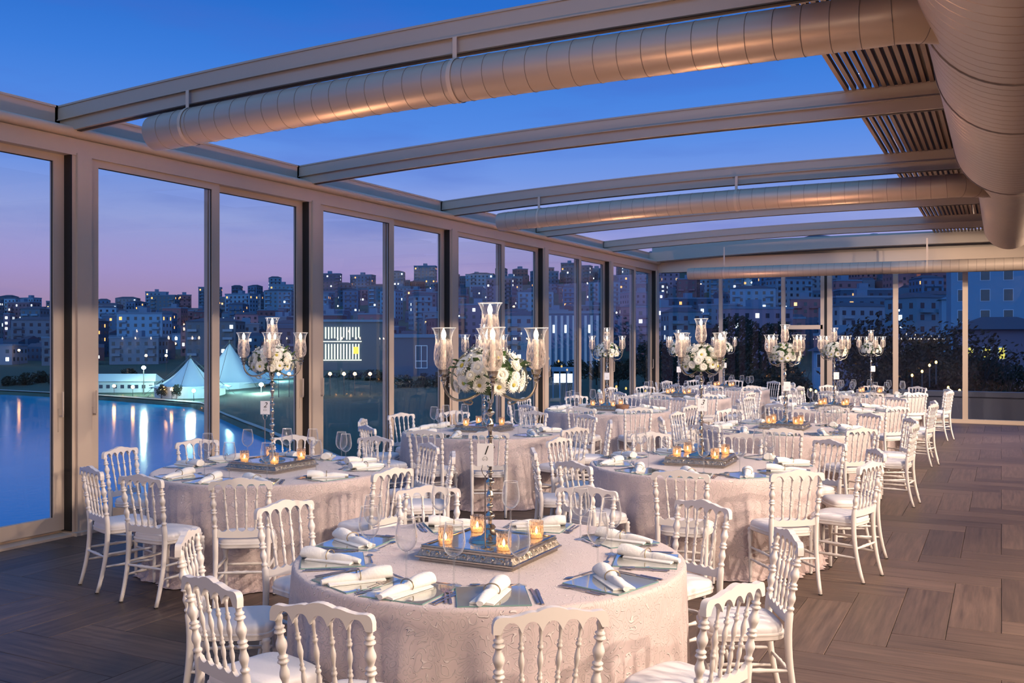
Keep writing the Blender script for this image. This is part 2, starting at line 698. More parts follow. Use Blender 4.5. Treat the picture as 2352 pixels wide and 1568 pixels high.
for x0, x1, y0, y1, h in rest:
    if x1 - x0 < .02 or y1 - y0 < .02:
        continue
    k = len(b.f)
    b.cbox(x0 + .0016, x1 - .0016, y0 + .0016, y1 - .0016, -.012, 0, .0025)
    for f in b.f[k:]:
        for i in f:
            v = b.v[i]
            uv.append((v[0], v[1]) if h else (v[1], v[0]))
b.uv = uv
b.build('far_planks', M['wood'], floor, kind='stuff')

# ---- left window wall: posts, sliding doors, header, ledge
wall_left = structure('wall_left')
b = MB()
b.box(WX - .26, WX - .02, Y0, YB + .3, 3.60, 3.76)                     # header
b.box(WX - .28, WX + .02, Y0, YB + .05, -.012, .022)                   # sill plate
b.box(WX - .22, WX - .16, Y0, YB, .022, .05)
b.build('header_and_sill', M['frame'], wall_left)
n = 10
prof = [(WX - .26, 3.765), (WX + .02, 3.765)] + [(WX + .02 + .045 * math.sin(PI * k / n), 3.81 - .045 * math.cos(PI * k / n)) for k in range(n + 1)] + [(WX - .12, 3.86), (WX - .26, 3.86)]
def extrude_y(prof, y0, y1, name, mat, parent, smooth=True):
    m = len(prof)
    vs = [(x, y0, z) for x, z in prof] + [(x, y1, z) for x, z in prof]
    fs = [(i, (i + 1) % m, m + (i + 1) % m, m + i) for i in range(m)]
    fs += [tuple(reversed(range(m))), tuple(range(m, 2 * m))]
    return MB().add(vs, fs).build(name, mat, parent, smooth=smooth)
extrude_y(prof, Y0, YB + .05, 'rounded_ledge', M['frame'], wall_left)
for k in range(-1, 6):
    y0 = BEAM_Y[k + 1] + .07 if k < 5 else 0
    if k < 5:
        y1 = BEAM_Y[k + 2] - .07 if k < 4 else YB
        MB().box(WX - .16, WX - .13, y0 - .1, y1 + .1, 3.86, 4.035).box(WX - .20, WX - .115, y0 - .1, y1 + .1, 4.035, 4.055).build('fascia_panel', M['frame'], wall_left)
MB().box(WX - .16, WX - .13, Y0, BEAM_Y[0], 3.86, 4.035).build('fascia_panel', M['frame'], wall_left)

POST = [Y1 + .20 + BAY * k for k in range(-2, 6)]
for k, y in enumerate(POST[:-1] + [YB - .08]):
    b = MB()
    b.box(WX - .24, WX - .0, y - .085, y + .075, .02, 3.62)
    b.box(WX - .24, WX - .03, y - .125, y - .085, .02, 3.60)
    b.box(WX - .28, WX + .055, y - .15, y + .12, -.01, .03)
    p = b.build('trim_%d' % (k + 1), M['frame'], kind='structure')
    MB().box(WX - .22, WX - .028, y - .140, y - .125, .04, 3.60).build('gasket', M['gasket'], p)

def leaf(idx, y0, y1, x, handle_at):
    d = link('door_%d' % idx, None)
    d['kind'] = 'structure'
    sw = .115
    z0, z1 = .05, 3.62
    for (a, c_) in ((y0, y0 + sw), (y1 - sw, y1)):
        MB().box(x - .025, x + .025, a, c_, z0, z1).build('stile', M['frame'], d)
    for (a, c_) in ((z0, z0 + .13), (z1 - .09, z1)):
        MB().box(x - .025, x + .025, y0 + sw, y1 - sw, a, c_).build('rail', M['frame'], d)
    g = MB()
    for yy in (y0 + sw, y1 - sw - .008):
        g.box(x + .004, x + .012, yy, yy + .008, z0 + .13, z1 - .09)
    g.box(x + .004, x + .012, y0 + sw, y1 - sw, z1 - .098, z1 - .09)
    g.build('gasket', M['gasket'], d)
    MB().box(x - .006, x + .0, y0 + sw - .004, y1 - sw + .004, z0 + .126, z1 - .086).build('glass', M['pane'], d)
    yh = y0 + sw * .45 if handle_at == 0 else y1 - sw * .45
    h = MB().cbox(x + .025, x + .034, yh - .017, yh + .017, .98, 1.20, .002).build('handle', M['frame'], d)
    MB().tube([(x + .03, yh, 1.13), (x + .075, yh, 1.13), (x + .078, yh, 1.15), (x + .078, yh, 1.36)], .009, 8).build('lever', M['frame'], h, smooth=True)
idx = 1
for k in range(len(POST) - 1):
    a = POST[k] + .075
    c_ = (POST[k + 1] - .140) if k < len(POST) - 2 else YB - .22
    mid = a + (c_ - a) * .515
    leaf(idx, a, mid + .06, WX - .075, 0)
    leaf(idx + 1, mid - .055, c_, WX - .145, 1)
    idx += 2

# ---- back window wall
def px_to_x(px, Y):
    t = (px - 1176) / F
    return Y * (-SA + t * CA) / (CA + t * SA)
wall_back = structure('wall_back')
MB().box(WX - .2, XR, YB - .04, YB + .12, 3.56, 3.90).box(WX - .2, XR, YB - .06, YB + .10, 0, .085).box(WX - .2, XR, YB - .10, YB + .14, -.012, .02).build('header_and_sill', M['frame'], wall_back)
MB().box(WX - .2, XR, YB + .02, YB + .12, 3.90, 4.3).build('upper_fascia', M['beam'], wall_back)
muls = [(1655, .075), (1799, .085), (1890, .10), (1905, .12), (2057, .11), (2217, .11)]
xs = [WX + .03]
for px, w in muls:
    x = px_to_x(px, YB)
    MB().box(x - w / 2, x + w / 2, YB - .03, YB + .09, .085, 3.56).build('mullion', M['frame'], wall_back)
    xs.append(x)
step = xs[-1] - xs[-2]
for k in range(1, 4):
    x = xs[-1] + step
    if x < XR - .3:
        MB().box(x - .055, x + .055, YB - .03, YB + .09, .085, 3.56).build('mullion', M['frame'], wall_back)
        xs.append(x)
xs.append(XR)
xt0, xt1 = px_to_x(1799, YB), px_to_x(1890, YB)
MB().box(xt0, xt1, YB - .03, YB + .06, 2.10, 2.20).build('transom', M['frame'], wall_back)
MB().box(px_to_x(1897, YB) - .03, px_to_x(1897, YB) + .03, YB - .035, YB - .028, .085, 3.56).build('gasket', M['gasket'], wall_back)
for k in range(len(xs) - 1):
    if xs[k + 1] - xs[k] < .25:
        continue
    w = structure('window_%d' % (k + 1))
    MB().box(xs[k] + .01, xs[k + 1] - .01, YB + .03, YB + .036, .08, 3.57).build('glass', M['pane_dark'], w)
    MB().box(xs[k] + .03, xs[k + 1] - .03, YB + .0, YB + .012, 3.545, 3.56).build('gasket', M['gasket'], w)

# ---- right wall and the solid roof over it (outside the frame, they close the room)
MB().box(XR, XR + .15, Y0, YB + .2, 0, 4.9).build('wall_right', M['plaster'], kind='structure')
MB().box(WX - .3, XR, Y0 - .15, Y0, 0, 7.5).build('wall_front', M['plaster'], kind='structure')  # unseen; raised well above the room to shade the interior from the blue fill

# ---- roof: arched beams, fascia, slatted soffit
ceiling = structure('ceiling')
def zt(x):
    return 4.215 - .165 * ((x + 2.4) / 5.4) ** 2 if x < -2.4 else 4.215 - .045 * ((x + 2.4) / 5.4) ** 2
nx = 22
XB = [WX - .14 + (-.47 - WX + .14) * i / nx for i in range(nx + 1)]
for k, y in enumerate(BEAM_Y + [YB - .12]):
    if k == 6:
        continue
    b = MB()
    yy = y if k < 6 else y
    xe = XR if k == 7 else (-.31 if y > 11.7 else -.47)
    XB = [WX - .14 + (xe - WX + .14) * i / nx for i in range(nx + 1)]
    b.bars(XB, lambda x: zt(x) - .125, zt, yy, yy + .13)                                  # upper box
    b.bars(XB, lambda x: zt(x) - .235, lambda x: zt(x) - .125, yy + .022, yy + .13)         # lower box set back
    b.bars(XB, lambda x: zt(x) - .130, lambda x: zt(x) - .120, yy - .012, yy + .0)          # drip lip
    b.bars(XB, lambda x: zt(x) - .005, lambda x: zt(x) + .012, yy - .010, yy + .14)
    bm_ = b.build('roof_beam', M['beam'])
    tag(bm_, ['arched beige roof beam behind the viewpoint', 'arched beige roof beam nearest the camera, carrying the first duct', 'second arched beige roof beam from the front, without a duct',
              'third arched beige roof beam, with the middle duct below it', 'fourth arched beige roof beam from the front', 'fifth arched beige roof beam from the front', '', 'last roof beam against the back window wall'][k], 'beam', 'roof beams')
    MB().bars(XB, lambda x: zt(x) - .241, lambda x: zt(x) - .235, yy + .055, yy + .10).build('underside_groove', M['slot'], bm_)
XB = [WX - .14 + (XR - WX + .14) * i / nx for i in range(nx + 1)]
MB().bars(XB, lambda x: zt(x) - .235, zt, YB - .42, YB - .28).build('trim_20', M['beam'], kind='structure')
# slats
SX0 = -1.33
for k in range(1, 7):
    y0 = BEAM_Y[k - 1] + .14
    y1 = (BEAM_Y[k] if k < 6 else YB - .42)
    s = MB().box(SX0 - .05, SX0, y0, y1, 4.17, 4.26).box(SX0 - .05, XR, y0, y0 + .03, 4.215, 4.25).build('soffit_frame_%d' % k, M['slat'], ceiling) if False else None
    x = SX0
    while x < -.44:
        MB().box(x, x + .036, y0, y1, 4.215, 4.262).build('slat', M['slat'], ceiling) if k == 1 else None
        x += .068
slat_me = {}
for k in range(1, 7):
    y0 = BEAM_Y[k - 1] + .14
    y1 = (BEAM_Y[k] if k < 6 else YB - .42)
    if k == 1:
        continue
    if k not in slat_me:
        o = MB().box(0, .036, y0, y1, 4.215, 4.262).build('slat', M['slat'])
        slat_me[k] = o.data
        D.objects.remove(o)
    x = SX0
    while x < (-.44 if k < 4 else (-.25 if k < 6 else XR - .1)):
        link('slat', slat_me[k], ceiling, (x, 0, 0))
        x += .068
MB().box(SX0 + .14, XR + .1, Y0, YB + .1, 4.62, 4.7).build('roof_deck', M['dark_ceiling'], ceiling)
MB().box(-.62, -.50, Y0, YB - .4, 4.27, 4.62).build('girder', M['beam'], ceiling)
MB().box(.9, XR, Y0, YB - .5, 4.40, 4.44).build('soffit_board', M['plaster'], ceiling)
MB().box(SX0 - .02, SX0 + .30, Y0, YB - .4, 4.45, 4.46).build('parked_glass_panel', M['pane'], ceiling)

# ---- ducts
def duct(name, pts, rad, label, seams=.17, group='ceiling air ducts', cap=.03, seg=32):
    """round spiral duct: body, standing seams"""
    root = thing(name, label, 'duct', group=group)
    pts = [Vector(p) for p in pts]
    b = MB()
    P, R = [], []
    # resample
    L = [0]
    for i in range(1, len(pts)):
        L.append(L[-1] + (pts[i] - pts[i - 1]).length)
    def at(s):
        for i in range(1, len(L)):
            if s <= L[i] or i == len(L) - 1:
                u = (s - L[i - 1]) / max(1e-6, L[i] - L[i - 1])
                r = rad if not isinstance(rad, list) else rad[i - 1] + (rad[i] - rad[i - 1]) * u
                return pts[i - 1].lerp(pts[i], u), r
    s = 0
    n = max(2, int(L[-1] / .09))
    for i in range(n + 1):
        p, r = at(L[-1] * i / n)
        P.append(p)
        R.append(r)
    # rounded lip at the free end
    b.tube(P, [R[0] * .96] + R[1:], seg)
    b.build('duct_body', M['duct'], root, smooth=True)
    sm = MB()
    s = seams
    while s < L[-1]:
        p, r = at(s)
        q, _ = at(min(L[-1], s + .01))
        t = (q - p).normalized()
        # slightly tilted ring like a spiral seam
        t = (t + Vector((0, 0, .0))).normalized()
        up = Vector((0, 0, 1))
        u = t.cross(up).normalized()
        w = t.cross(u)
        ring = [p + (u * math.cos(a) + w * math.sin(a)) * (r + .0015) + t * (.05 * (a / (2 * PI))) * 0 for a in [2 * PI * i / 28 for i in range(29)]]
        sm.tube(ring, .0022, 4, cap=False)
        s += seams
    if sm.v:
        o = sm.build('spiral_seam', M['seam'], root)
        o['kind'] = 'stuff'
    return root

def hanger(root, x, y, ztop, zc, r):
    b = MB()
    b.box(x - .018, x + .018, y - .062, y - .058, zc + r * .90, ztop)
    b.build('hanger_strap', M['frame'], root)
    ring = [(x, y + r * 0 + (r + .006) * math.cos(a), zc + (r + .006) * math.sin(a)) for a in [2 * PI * i / 32 for i in range(33)]]
    vs, fs = [], []
    for i, p in enumerate(ring):
        vs += [(p[0] - .018, p[1], p[2]), (p[0] + .018, p[1], p[2])]
        if i:
            fs.append((2 * i - 2, 2 * i - 1, 2 * i + 1, 2 * i))
    MB().add(vs, fs).build('hanger_clamp', M['frame'], root, smooth=True)

def branch(y, x_end, zc, r, label, hx, drop=0):
    xs_ = [x_end + i * (-.62 - x_end) / 12 for i in range(13)]
    pts = [(x, y, zc + min(0, (zt(x) - 4.215) * .9)) for x in xs_]
    n = 6
    for i in range(1, n + 1):                      # swept elbow back along the room
        a = PI / 4 * i / n
        pts.append((-.62 + .45 * math.sin(a), y + .45 * (1 - math.cos(a)), zc))
    pts.append((-.02, y + .45, zc + .02))
    root = duct('air_duct', pts, r, label)
    for x in hx:
        zz = zc + min(0, (zt(x) - 4.215) * .9)
        hanger(root, x, y, zt(x) - .13, zz, r)
    # round end cap
    return root
branch(Y1 + .04, -6.70, 3.775, .157, 'long beige spiral duct under the nearest roof beam', (-6.25, -3.58))
branch(BEAM_Y[3] + .02, -6.90, 3.765, .145, 'beige spiral duct hung under the third roof beam', (-6.2, -3.22))
b3 = duct('air_duct', [(-6.75, 22.6, 3.44), (-3, 22.6, 3.44), (0, 22.6, 3.43), (3.5, 22.6, 3.43)], .14, 'straight beige duct in front of the back windows')
for x in (-5.86, -1.43):
    hanger(b3, x, 22.6, 4.05, 3.44, .14)

# big trunk duct
root = thing('trunk_duct', 'very large beige ribbed trunk duct along the right side of the ceiling', 'duct', (0, 0, 0), 0, 'ceiling air ducts')
CX, CZ = .14, 3.99
def trunk(y0, y1, r0, r1, name):
    b = MB()
    seg = 56
    pr = []
    y = y0
    n = max(1, int(round((y1 - y0) / .15)))
    for i in range(n):
        a = y0 + (y1 - y0) * i / n
        c_ = y0 + (y1 - y0) * (i + 1) / n
        r = r0 + (r1 - r0) * i / n
        pr += [(a, r), (c_ - .018, r), (c_ - .012, r - .006), (c_ - .006, r - .006)]
    pr.append((y1, r1))
    vs, fs = [], []
    for (yy, r) in pr:
        for i in range(seg):
            t = 2 * PI * i / seg
            vs.append((CX + r * math.cos(t), yy, CZ + r * math.sin(t)))
    for k in range(len(pr) - 1):
        for i in range(seg):
            j = (i + 1) % seg
            fs.append((k * seg + i, k * seg + j, (k + 1) * seg + j, (k + 1) * seg + i))
    fs.append(tuple(range((len(pr) - 1) * seg, len(pr) * seg)))
    fs.append(tuple(reversed(range(seg))))
    b.add(vs, fs)
    return b.build(name, M['duct'], root, smooth=True)
trunk(-2, 6.55, .60, .60, 'duct_section')
trunk(6.56, 8.10, .60, .60, 'duct_section')
trunk(8.11, 11.45, .60, .60, 'duct_section')
# bellmouth step to the smaller section
b = MB()
seg = 56
pr = [(11.46, .60), (11.56, .595), (11.66, .57), (11.72, .52), (11.74, .46)]
vs, fs = [], []
for yy, r in pr:
    for i in range(seg):
        t = 2 * PI * i / seg
        vs.append((CX + r * math.cos(t), yy, CZ + r * math.sin(t)))
for k in range(len(pr) - 1):
    for i in range(seg):
        j = (i + 1) % seg
        fs.append((k * seg + i, k * seg + j, (k + 1) * seg + j, (k + 1) * seg + i))
b.add(vs, fs).build('reducer', M['duct'], root, smooth=True)
trunk(11.74, 20.2, .44, .44, 'narrow_section')
pr = [(20.2, .44), (20.35, .435), (20.5, .41), (20.6, .36), (20.66, .27), (20.69, .12), (20.7, .001)]
vs, fs = [], []
for yy, r in pr:
    for i in range(seg):
        t = 2 * PI * i / seg
        vs.append((CX + r * math.cos(t), yy, CZ + r * math.sin(t)))
for k in range(len(pr) - 1):
    for i in range(seg):
        j = (i + 1) % seg
        fs.append((k * seg + i, k * seg + j, (k + 1) * seg + j, (k + 1) * seg + i))
MB().add(vs, fs).build('rounded_end', M['duct'], root, smooth=True)
for yy in (6.555, 8.105, 11.455):
    ring = [(CX + .603 * math.cos(a), yy, CZ + .603 * math.sin(a)) for a in [2 * PI * i / 48 for i in range(49)]]
    MB().tube(ring, .007, 5, cap=False).build('joint_ring', M['seam'], root)

# ================================================================== CHAIR
def turned(z0, z1, r, beads, n=44, taper=0):
    """radius list along a turned member; beads = [(pos, height, radius gain)]"""
    out = []
    for i in range(n + 1):
        u = i / n
        z = z0 + (z1 - z0) * u
        rr = r * (1 + taper * (u - .5))
        for p, w, g in beads:
            d = abs(u - p) / w
            if d < 1:
                rr += g * math.sqrt(1 - d * d) if w < .06 else g * (math.cos(d * PI) + 1) / 2
        out.append((z, rr))
    return out

chair = thing('banquet_chair', '', 'chair')
def back_y(z):
    return -.185 - .055 * max(0, (z - .45) / .45) ** 1.3
for s in (-1, 1):
    pts, rad = [], []
    for i in range(9):                                   # sabre leg
        z = .0 + .45 * i / 8
        pts.append((s * (.172 + .004 * i / 8), -.185 - .075 * (1 - z / .45) ** 2, z))
        rad.append(.0135 + .006 * i / 8)
    pts.append((s * .177, -.187, .50)); rad.append(.0195)
    pts.append((s * .178, back_y(.55), .55)); rad.append(.0185)
    for z, r in turned(.56, .86, .0125, [(.04, .03, .007), (.2, .11, .0075), (.36, .022, .0105), (.42, .022, .0085), (.57, .12, .0095), (.74, .022, .0105), (.80, .018, .0075), (.92, .06, .005)], 56):
        pts.append((s * (.178 + .012 * (z - .55) / .33), back_y(z), z))
        rad.append(r)
    MB().tube(pts, rad, 10).build('rear_leg', M['chair'], chair, smooth='all')
    pts, rad = [], []
    for z, r in turned(0, .425, .0145, [(.62, .02, .004), (.80, .10, .006), (.90, .025, .007), (.97, .03, .006)], 30, taper=.35):
        pts.append((s * .172, .165, z))
        rad.append(r)
    MB().tube(pts, rad, 10).build('front_leg', M['chair'], chair, smooth='all')
RAILP = [(0, .914), (.10, .912), (.20, .906), (.27, .900), (.33, .9015), (.42, .899), (.55, .891), (.70, .886), (.82, .888), (.90, .887), (.95, .882), (.98, .874), (1, .858)]
def top_hi(x):
    return interp(RAILP, abs(x) / .212)
def top_lo(x):
    if abs(x) > .185:
        return .828
    k = ((x + .185) % .074) / .074
    return .828 + .040 * max(0, 1 - abs(2 * k - 1) ** 2.6)
XS = [-.212 + .424 * i / 84 for i in range(85)]
yb = back_y(.875)
MB().bars(XS, top_lo, top_hi, lambda x: yb - .014 - .010 * (1 - (x / .21) ** 2), lambda x: yb + .014 - .010 * (1 - (x / .21) ** 2)).build('top_rail', M['chair'], chair, smooth=True)
def low_hi(x):
    k = abs((x + .155) % .062 - .031) / .031
    return .535 + .020 * k ** 2.2
XS2 = [-.165 + .33 * i / 60 for i in range(61)]
yl = back_y(.53)
MB().bars(XS2, lambda x: .497 - .006 * math.cos(x / .165 * PI / 2), low_hi, yl - .010, yl + .010).build('lower_rail', M['chair'], chair, smooth=True)
for xt, xb in ((-.111, -.093), (-.037, -.031), (.037, .031), (.111, .093)):
    pts, rad = [], []
    for z, r in turned(.545, .855, .0062, [(.06, .05, .003), (.22, .12, .0042), (.34, .018, .0062), (.39, .015, .0045), (.56, .13, .0055), (.72, .018, .0062), (.77, .015, .0045), (.93, .06, .003)], 48):
        u = (z - .545) / .31
        pts.append((xb + (xt - xb) * u, back_y(z) - .008 * u, z))
        rad.append(r)
    MB().tube(pts, rad, 8).build('spindle', M['chair'], chair, smooth='all')
def seat_outline(k=1.0, n=40):
    out = []
    for i in range(n):
        a = 2 * PI * i / n
        c_, s_ = math.cos(a), math.sin(a)
        e = 2 / 5.0
        x = abs(c_) ** e * (1 if c_ > 0 else -1)
        y = abs(s_) ** e * (1 if s_ > 0 else -1)
        w = .183 + .017 * y
        out.append((x * w * k, y * .188 * k + (.010 * (1 - x * x) if y > 0 else 0)))
    return out
def seat_stack(layers, name, mat):
    n = 40
    vs, fs = [], []
    for k, z in layers:
        vs += [(x, y, z) for x, y in seat_outline(k)]
    for l in range(len(layers) - 1):
        for i in range(n):
            j = (i + 1) % n
            fs.append((l * n + i, l * n + j, (l + 1) * n + j, (l + 1) * n + i))
    fs.append(tuple(reversed(range(n))))
    fs.append(tuple(range((len(layers) - 1) * n, len(layers) * n)))
    return MB().add(vs, fs).build(name, mat, chair, smooth=True)
seat_stack([(.96, .412), (1.0, .418), (1.0, .436), (1.02, .439), (1.02, .446), (.99, .449)], 'seat_frame', M['chair'])
seat_stack([(.97, .449), (.985, .458), (.975, .471), (.94, .482), (.86, .490), (.70, .496), (.4, .499), (.05, .500)], 'seat_cushion', M['seat'])
def stretch(p, q, mid=.003):
    pts, rad = [], []
    for i in range(13):
        u = i / 12
        pts.append(Vector(p).lerp(Vector(q), u))
        rad.append(.0075 + mid * math.sin(u * PI) + (.003 if i in (5, 7) else 0))
    MB().tube(pts, rad, 8).build('stretcher', M['chair'], chair, smooth='all')
for s in (-1, 1):
    stretch((s * .174, -.213, .185), (s * .172, .165, .185))
    stretch((s * .175, -.200, .275), (s * .172, .165, .275))
stretch((-.172, .165, .23), (.172, .165, .23))
stretch((-.174, -.202, .255), (.174, -.202, .255))
for s, y in ((-1, -.26), (1, -.26), (-1, .165), (1, .165)):
    MB().lathe([(.0145, -.0), (.0145, .008)], 10, (s * .172, y, 0)).build('foot_cap', M['gasket'], chair)
register(chair)

# ================================================================== TABLE
def cloth(seed):
    rnd = random.Random(seed)
    n = 240
    ph = [rnd.uniform(0, 2 * PI) for _ in range(5)]
    ks = [rnd.choice([13, 14, 15]), rnd.choice([21, 22, 23]), rnd.choice([34, 37]), 5, 8]
    R = .965
    vs, fs = [], []
    # flat top
    rings = [(0.02, 0, 0), (.4, 0, 0), (.8, 0, 0), (.93, 0, 0), (R - .012, 0, 0), (R - .002, 0, -.006), (R + .004, 0, -.018)]
    levels = []
    for r, a, dz in rings:
        levels.append((r, 0, .77 + dz, 0))
    m = 16
    for k in range(1, m + 1):
        u = k / m
        levels.append((R + .006 + .018 * u, (.012 + .028 * u) * min(1, u * 4), .752 - u * .742, u))
    for r, amp, z, u in levels:
        for i in range(n):
            a = 2 * PI * i / n
            f = (.5 * math.cos(ks[0] * a + ph[0]) + .35 * math.cos(ks[1] * a + ph[1] + .6 * math.sin(3 * a)) + .2 * math.cos(ks[2] * a + ph[2]) + .25 * math.cos(ks[3] * a + ph[3]))
            rr = r + amp * f
            vs.append((rr * math.cos(a), rr * math.sin(a), z + (.0 if u < 1 else 0)))
    L_ = len(levels)
    for l in range(L_ - 1):
        for i in range(n):
            j = (i + 1) % n
            fs.append((l * n + i, l * n + j, (l + 1) * n + j, (l + 1) * n + i))
    fs = [tuple(reversed(f)) for f in fs]
    fs.append(tuple(range(n)))
    b = MB().add(vs, fs)
    # lace hem: a ruffled scalloped band lying out on the floor
    hv, hf = [], []
    hn = 480
    for l, (dr, z) in enumerate(((0, .11), (.012, .075), (.022, .04), (.035, .012), (.062, .006))):
        for i in range(hn):
            a = 2 * PI * i / hn
            f = (.5 * math.cos(ks[0] * a + ph[0]) + .35 * math.cos(ks[1] * a + ph[1] + .6 * math.sin(3 * a)) + .2 * math.cos(ks[2] * a + ph[2]) + .25 * math.cos(ks[3] * a + ph[3]))
            sc = abs(math.sin(a * 40)) if l == 4 else 0
            rr = R + .026 + .039 * f + dr + .014 * sc + .006 * math.sin(a * 97) * (l / 4)
            hv.append((rr * math.cos(a), rr * math.sin(a), z + (.006 * math.sin(a * 61 + l) if 0 < l < 4 else 0)))
    for l in range(4):
        for i in range(hn):
            j = (i + 1) % hn
            hf.append((l * hn + i, (l + 1) * hn + i, (l + 1) * hn + j, l * hn + j))
    return b, MB().add(hv, hf)

M['lace'] = principled('pink_lace_hem', (.60, .48, .465, 1), .8, noise=.25, nscale=60, bump=1.0, bscale=70)

TABLES = [  # key name, room x, y, chair angles seen from the viewpoint (deg, 0 = right, 90 = away)
    ('front aisle table', room(-.11, 4.80), [-81, -113, -138, -177, 147, 108, 67, 33, -3, -50], '1'),
    ('first window table', room(-2.01, 8.03), [-84, -113, -142, 166, 133, 95, 63, 30, 1, -42], '2'),
    ('second aisle table', room(1.65, 8.36), [-73, -106, -141, 180, 144, 100, 62, 27, -4, -40], '3'),
    ('second window table', room(-.33, 11.35), [-86, -114, -147, 176, 139, 107, 66, 29, -4, -45], ''),
    ('third aisle table', room(3.32, 11.65), [-74, -107, -142, 178, 142, 103, 66, 28, -5, -39], ''),
    ('third window table', room(1.47, 14.8), [-78, -110, -147, 180, 150, 104, 70, 33, -2, -42], ''),
    ('fourth aisle table', (-2.33, 15.65), [-75, -108, -140, 175, 140, 100, 66, 30, -6, -40], ''),
    ('fourth window table', (-5.45, 17.6), [-80, -112, -146, 178, 143, 108, 70, 34, -2, -40], ''),
    ('last aisle table', (-2.25, 19.7), [-78, -110, -142, 176, 140, 104, 68, 32, -4, -42], ''),
    ('fifth window table', (-5.45, 20.95), [-80, -112, -145, 178, 140, 104, 68, 30, -3, -42], ''),
]
cloths = []
for sd in (3, 8, 11):
    bc, bh = cloth(sd)
    cloths.append((bc.build('tablecloth', M['cloth'], smooth=True).data, bh.build('lace_hem', M['lace'], smooth=True).data))
for o in list(D.objects):
    if o.name.startswith(('tablecloth', 'lace_hem')):
        D.objects.remove(o)

# ================================================================== TABLEWARE PROTOTYPES
# --- wine glass
glass = thing('wine_glass', '', 'glass')
MB().lathe([(.006, .128), (.022, .134), (.038, .150), (.048, .172), (.0505, .195), (.048, .225), (.0425, .255), (.039, .280), (.0398, .281), (.0400, .2795)], 28, cap0=False, cap1=False).build('bowl', M['crystal'], glass, smooth='all')
MB().lathe([(.0055, .008), (.0038, .02), (.0034, .08), (.0042, .115), (.008, .128)], 10, cap0=False, cap1=False).build('stem', M['crystal'], glass, smooth='all')
MB().tube([(.0394 * math.cos(a), .0394 * math.sin(a), .280) for a in [2 * PI * i / 28 for i in range(29)]], .0009, 5, cap=False).build('rim', M['rim'], glass, smooth='all')
MB().lathe([(.034, .0), (.034, .0015), (.018, .0045), (.006, .009)], 24, cap1=False).build('foot', M['crystal'], glass, smooth=True)
register(glass)

# --- mirror placemat
mat_ = thing('mirror_placemat', '', 'placemat')
MB().cbox(-.15, .15, -.15, .15, 0, .005, .0008).build('mirror_sheet', M['mirror'], mat_)
e = MB()
for (a, b_, c_, d_) in ((-.152, .152, -.152, -.150), (-.152, .152, .150, .152), (-.152, -.150, -.15, .15), (.150, .152, -.15, .15)):
    e.box(a, b_, c_, d_, 0, .0052)
e.build('bevelled_edge', M['mirror_edge'], mat_)
register(mat_)

# --- rolled napkin with ring
nap = thing('rolled_napkin', '', 'napkin')
def roll(y0, y1, rx0, rx1, zr0, zr1, x=0, zc=None, n=20, m=14, wob=0):
    vs, fs = [], []
    for k in range(m + 1):
        u = k / m
        y = y0 + (y1 - y0) * u
        pinch = 1 - .28 * math.exp(-((u - .52) / .10) ** 2)
        end = 1 - .15 * (2 * u - 1) ** 6
        rx = (rx0 + (rx1 - rx0) * u) * pinch * end
        rz = (zr0 + (zr1 - zr0) * u) * pinch * end
        for i in range(n):
            a = 2 * PI * i / n
            w = 1 + wob * math.sin(3 * a + 4 * u)
            vs.append((x + rx * w * math.cos(a), y, rz + rz * w * math.sin(a)))
    for k in range(m):
        for i in range(n):
            j = (i + 1) % n
            fs.append((k * n + i, (k + 1) * n + i, (k + 1) * n + j, k * n + j))
    fs.append(tuple(range(n)))
    fs.append(tuple(reversed(range(m * n, (m + 1) * n))))
    return MB().add(vs, fs)
roll(-.165, .150, .018, .048, .013, .032, wob=.06).build('rolled_cloth', M['napkin'], nap, smooth=True)
# tail of the napkin: a flat folded layer under the roll
MB().bars([-.052 + .104 * i / 8 for i in range(9)], lambda x: .0005, lambda x: .012 - 2.0 * x * x, -.14, .115).build('folded_tail', M['napkin'], nap, smooth=True)
ring = [(.036 * math.cos(a), .003, .0255 + .0265 * math.sin(a)) for a in [2 * PI * i / 24 for i in range(25)]]
MB().tube(ring, .0028, 6, cap=False).build('napkin_ring', M['ring'], nap, smooth='all')
register(nap)

# --- cutlery (single meshes, origin in the middle, length along y)
def fork():
    b = MB()
    b.bars([-.0045, 0, .0045], lambda x: .001, lambda x: .0035, -.10, -.03)
    b.bars([-.0025, 0, .0025], lambda x: .002, lambda x: .005, -.03, .045)
    b.bars([-.011, -.005, 0, .005, .011], lambda x: .003, lambda x: .005 + x * x * 8, .045, .065)
    for x in (-.0098, -.0033, .0033, .0098):
        b.box(x - .0013, x + .0013, .065, .10, .0035, .0055)
    return b
def knife():
    b = MB()
    b.bars([-.005, 0, .005], lambda x: .001, lambda x: .005 - abs(x) * .2, -.11, -.005)
    vs = [(-.004, -.005, .001), (.004, -.005, .001), (.007, .03, .001), (.0075, .085, .001), (.004, .112, .001), (-.004, .10, .001),
          (-.004, -.005, .003), (.004, -.005, .003), (.007, .03, .002), (.0075, .085, .002), (.004, .112, .002), (-.004, .10, .003)]
    b.add(vs, [(5, 4, 3, 2, 1, 0), (6, 7, 8, 9, 10, 11)] + [(i, (i + 1) % 6, 6 + (i + 1) % 6, 6 + i) for i in range(6)])
    return b
